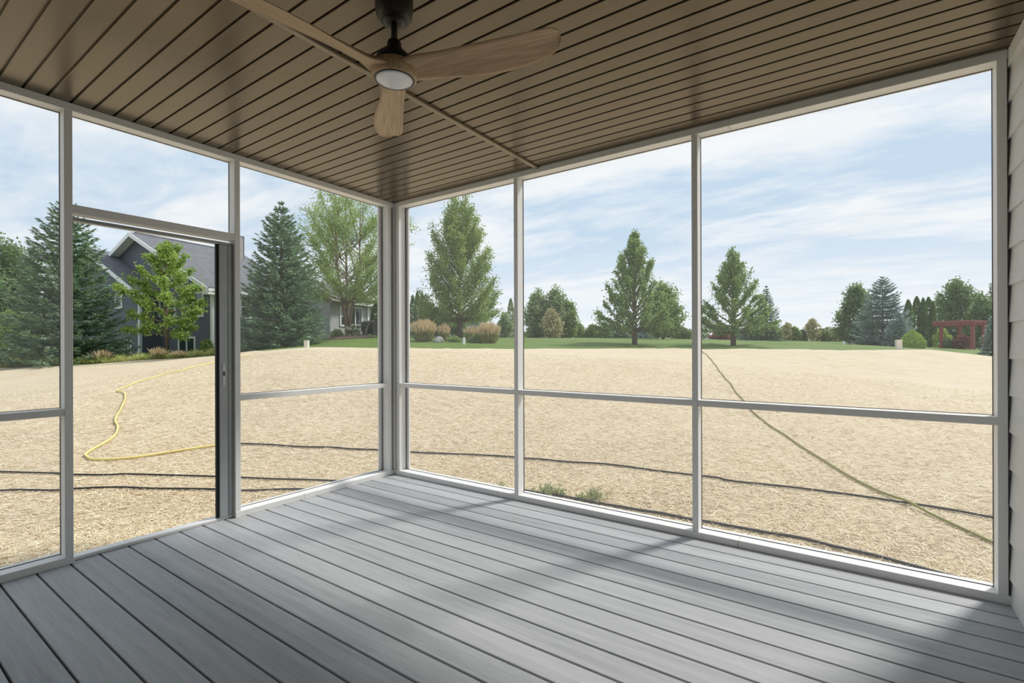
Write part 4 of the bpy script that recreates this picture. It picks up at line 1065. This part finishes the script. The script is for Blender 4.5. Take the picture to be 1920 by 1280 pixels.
# ---- small markers
def marker(u, d, v0, v1, wpx, mat, label, name='utility_post', cap=True):
    q = at(u, v1, d); z = gz(q[0], q[1]); w_ = wpx * d / F_PX / 2
    o = empty(name, (q[0], q[1], z - 0.02), 0.4, label=label, cat='post'); hh = float(at(u, v0, d)[2] - z)
    b = MB(); b.cbox(-w_, w_, -w_ * .8, w_ * .8, 0, hh * .92, .008); b.build('body', mat, o)
    b = MB(); b.cbox(-w_ * 1.08, w_ * 1.08, -w_ * .9, w_ * .9, hh * .90, hh, .01); b.build('cap', mat, o)
marker(575, 18.2, 637, 653, 8, CREAMP, 'cream utility post on the crest below the second spruce')
marker(1685, 23.2, 636, 655, 9, CREAMP, 'cream utility post beside the clipped egg-shaped shrub')
marker(870, 22.6, 632, 645, 4, TRIMW, 'short white pipe marker in front of the maple trunk', 'pipe_marker')
marker(1582, 34, 639, 647, 3, TRIMW, 'tiny white marker on the lawn left of the silver-blue spruce', 'pipe_marker')
# boulder
q = at(822, 642, 23.2); bo = bpy.data.meshes.new('boulder'); bm = bmesh.new(); bmesh.ops.create_icosphere(bm, subdivisions=3, radius=1)
for v in bm.verts:
    n_ = v.co.normalized(); k = 1 + .12 * math.sin(3 * n_.x + 1) + .10 * math.sin(4 * n_.y + 2 * n_.z); v.co = Vector((n_.x * .29 * k, n_.y * .22 * k, n_.z * .19 * k))
bm.to_mesh(bo); bm.free(); bo.materials.append(ROCK)
o = link(bpy.data.objects.new('boulder', bo)); o.location = (q[0], q[1], gz(q[0], q[1]) + .09); tag(o, 'rounded grey boulder beside the feather grass clump', 'rock')

# ================================================================== CEILING FAN
FX, FY = 2.236, -1.972
fan = empty('ceiling_fan', (FX, FY, 2.345), label='three-blade oak ceiling fan with black downrod and round light', cat='ceiling fan')
b = MB(); b.lathe([(0.070, 0.355), (0.076, 0.345), (0.076, 0.290), (0.070, 0.255), (0.056, 0.238), (0.050, 0.238)], 40); b.build('canopy', BRONZE, fan, True)
b = MB(); b.lathe([(0.046, 0.246), (0.046, 0.232), (0.030, 0.230)], 32); b.build('canopy_ring', BRONZE, fan, True)
b = MB(); b.lathe([(0.0127, 0.30), (0.0127, 0.10)], 20); b.build('downrod', BLACKM, fan, True)
b = MB(); b.lathe([(0.024, 0.158), (0.028, 0.150), (0.030, 0.128), (0.046, 0.112), (0.070, 0.088), (0.082, 0.064), (0.084, 0.050)], 40); b.build('motor_housing', BLACKM, fan, True)
b = MB(); b.lathe([(0.080, 0.062), (0.094, 0.050), (0.096, 0.030), (0.090, 0.008), (0.0835, 0.001), (0.079, 0.001), (0.079, 0.02)], 48); hub = b.build('hub', OAK, fan, True)
b = MB(); b.lathe([(0.0795, 0.010), (0.0795, -0.0005), (0.0745, -0.002), (0.0745, 0.010)], 48); b.build('light_ring', BLACKM, fan, True)
b = MB(); b.lathe([(0.0745, 0.008), (0.0740, -0.001), (0.060, -0.0035), (0.035, -0.0055), (0.008, -0.0062), (0.001, -0.0062)], 48); b.build('light_lens', LENS, fan, True)
def blade_mesh():
    R0, R1 = 0.055, 0.682; NS, NC = 34, 12
    V = []; Fc = []
    for i in range(NS):
        t = i / (NS - 1); r = R0 + (R1 - R0) * t
        # trailing (straight, high) edge and leading (bulging, low) edge
        hi = np.interp(t, [0, .10, .25, .5, .8, .93, 1], [-.070, -.056, -.046, -.044, -.044, -.044, -.040])
        lo = np.interp(t, [0, .08, .16, .25, .35, .45, .55, .65, .75, .85, .92, .97, 1], [.070, .058, .058, .066, .079, .090, .097, .099, .096, .088, .076, .060, .040])
        if t > 0.94:
            k_ = math.sqrt(max(0.0, 1 - ((t - 0.94) / 0.0605) ** 2)); m_ = (hi + lo) / 2; hi = m_ + (hi - m_) * (0.45 + 0.55 * k_); lo = m_ + (lo - m_) * (0.45 + 0.55 * k_)
        pit = np.interp(t, [0, .12, .35, 1], [0.05, 0.35, 0.36, 0.24])
        thick = np.interp(t, [0, .12, .4, 1], [.042, .024, .012, .006])
        zc = np.interp(t, [0, .15, .5, 1], [.030, .034, .044, .056])
        for k in range(2 * NC):
            if k < NC: s = k / (NC - 1); side = 1
            else: s = 1 - (k - NC) / (NC - 1); side = -1
            y_ = hi + (lo - hi) * s
            th_ = thick * (0.16 + 0.84 * math.sqrt(max(0, 1 - (2 * s - 1) ** 2)))
            camber = 0.010 * (1 - (2 * s - 1) ** 2)
            V.append((r, y_, zc - math.tan(pit) * y_ + camber + side * th_ / 2))
    m = 2 * NC
    for i in range(NS - 1):
        for k in range(m):
            Fc.append((i * m + k, i * m + (k + 1) % m, (i + 1) * m + (k + 1) % m, (i + 1) * m + k))
    Fc.append(tuple(range(m - 1, -1, -1))); Fc.append(tuple((NS - 1) * m + k for k in range(m)))
    return V, Fc
V, Fc = blade_mesh()
mb = MB(); mb.add(V, Fc); bl = mb.build('blade', OAK, fan, True)
A0 = math.radians(18.5)
bl.rotation_euler = (0, 0, A0)
for k in (1, 2):
    c = bl.copy(); link(c, fan); c.rotation_euler = (0, 0, A0 + k * 2 * math.pi / 3)

# ---- plastic tag on the outside of the door post
tg = empty('plastic_tag', (-0.1075, -1.452, 1.945), label='pale plastic tag fixed outside the door post above eye level', cat='tag')
b = MB(); b.cbox(-0.004, 0.0, -0.055, 0.040, 0.0, 0.175, 0.001); b.build('sheet', PAPER, tg)
b = MB(); b.box(-0.006, 0.002, 0.038, 0.043, -0.002, 0.177); b.box(-0.006, 0.002, -0.055, 0.043, 0.173, 0.178); b.build('rim', ALU, tg)
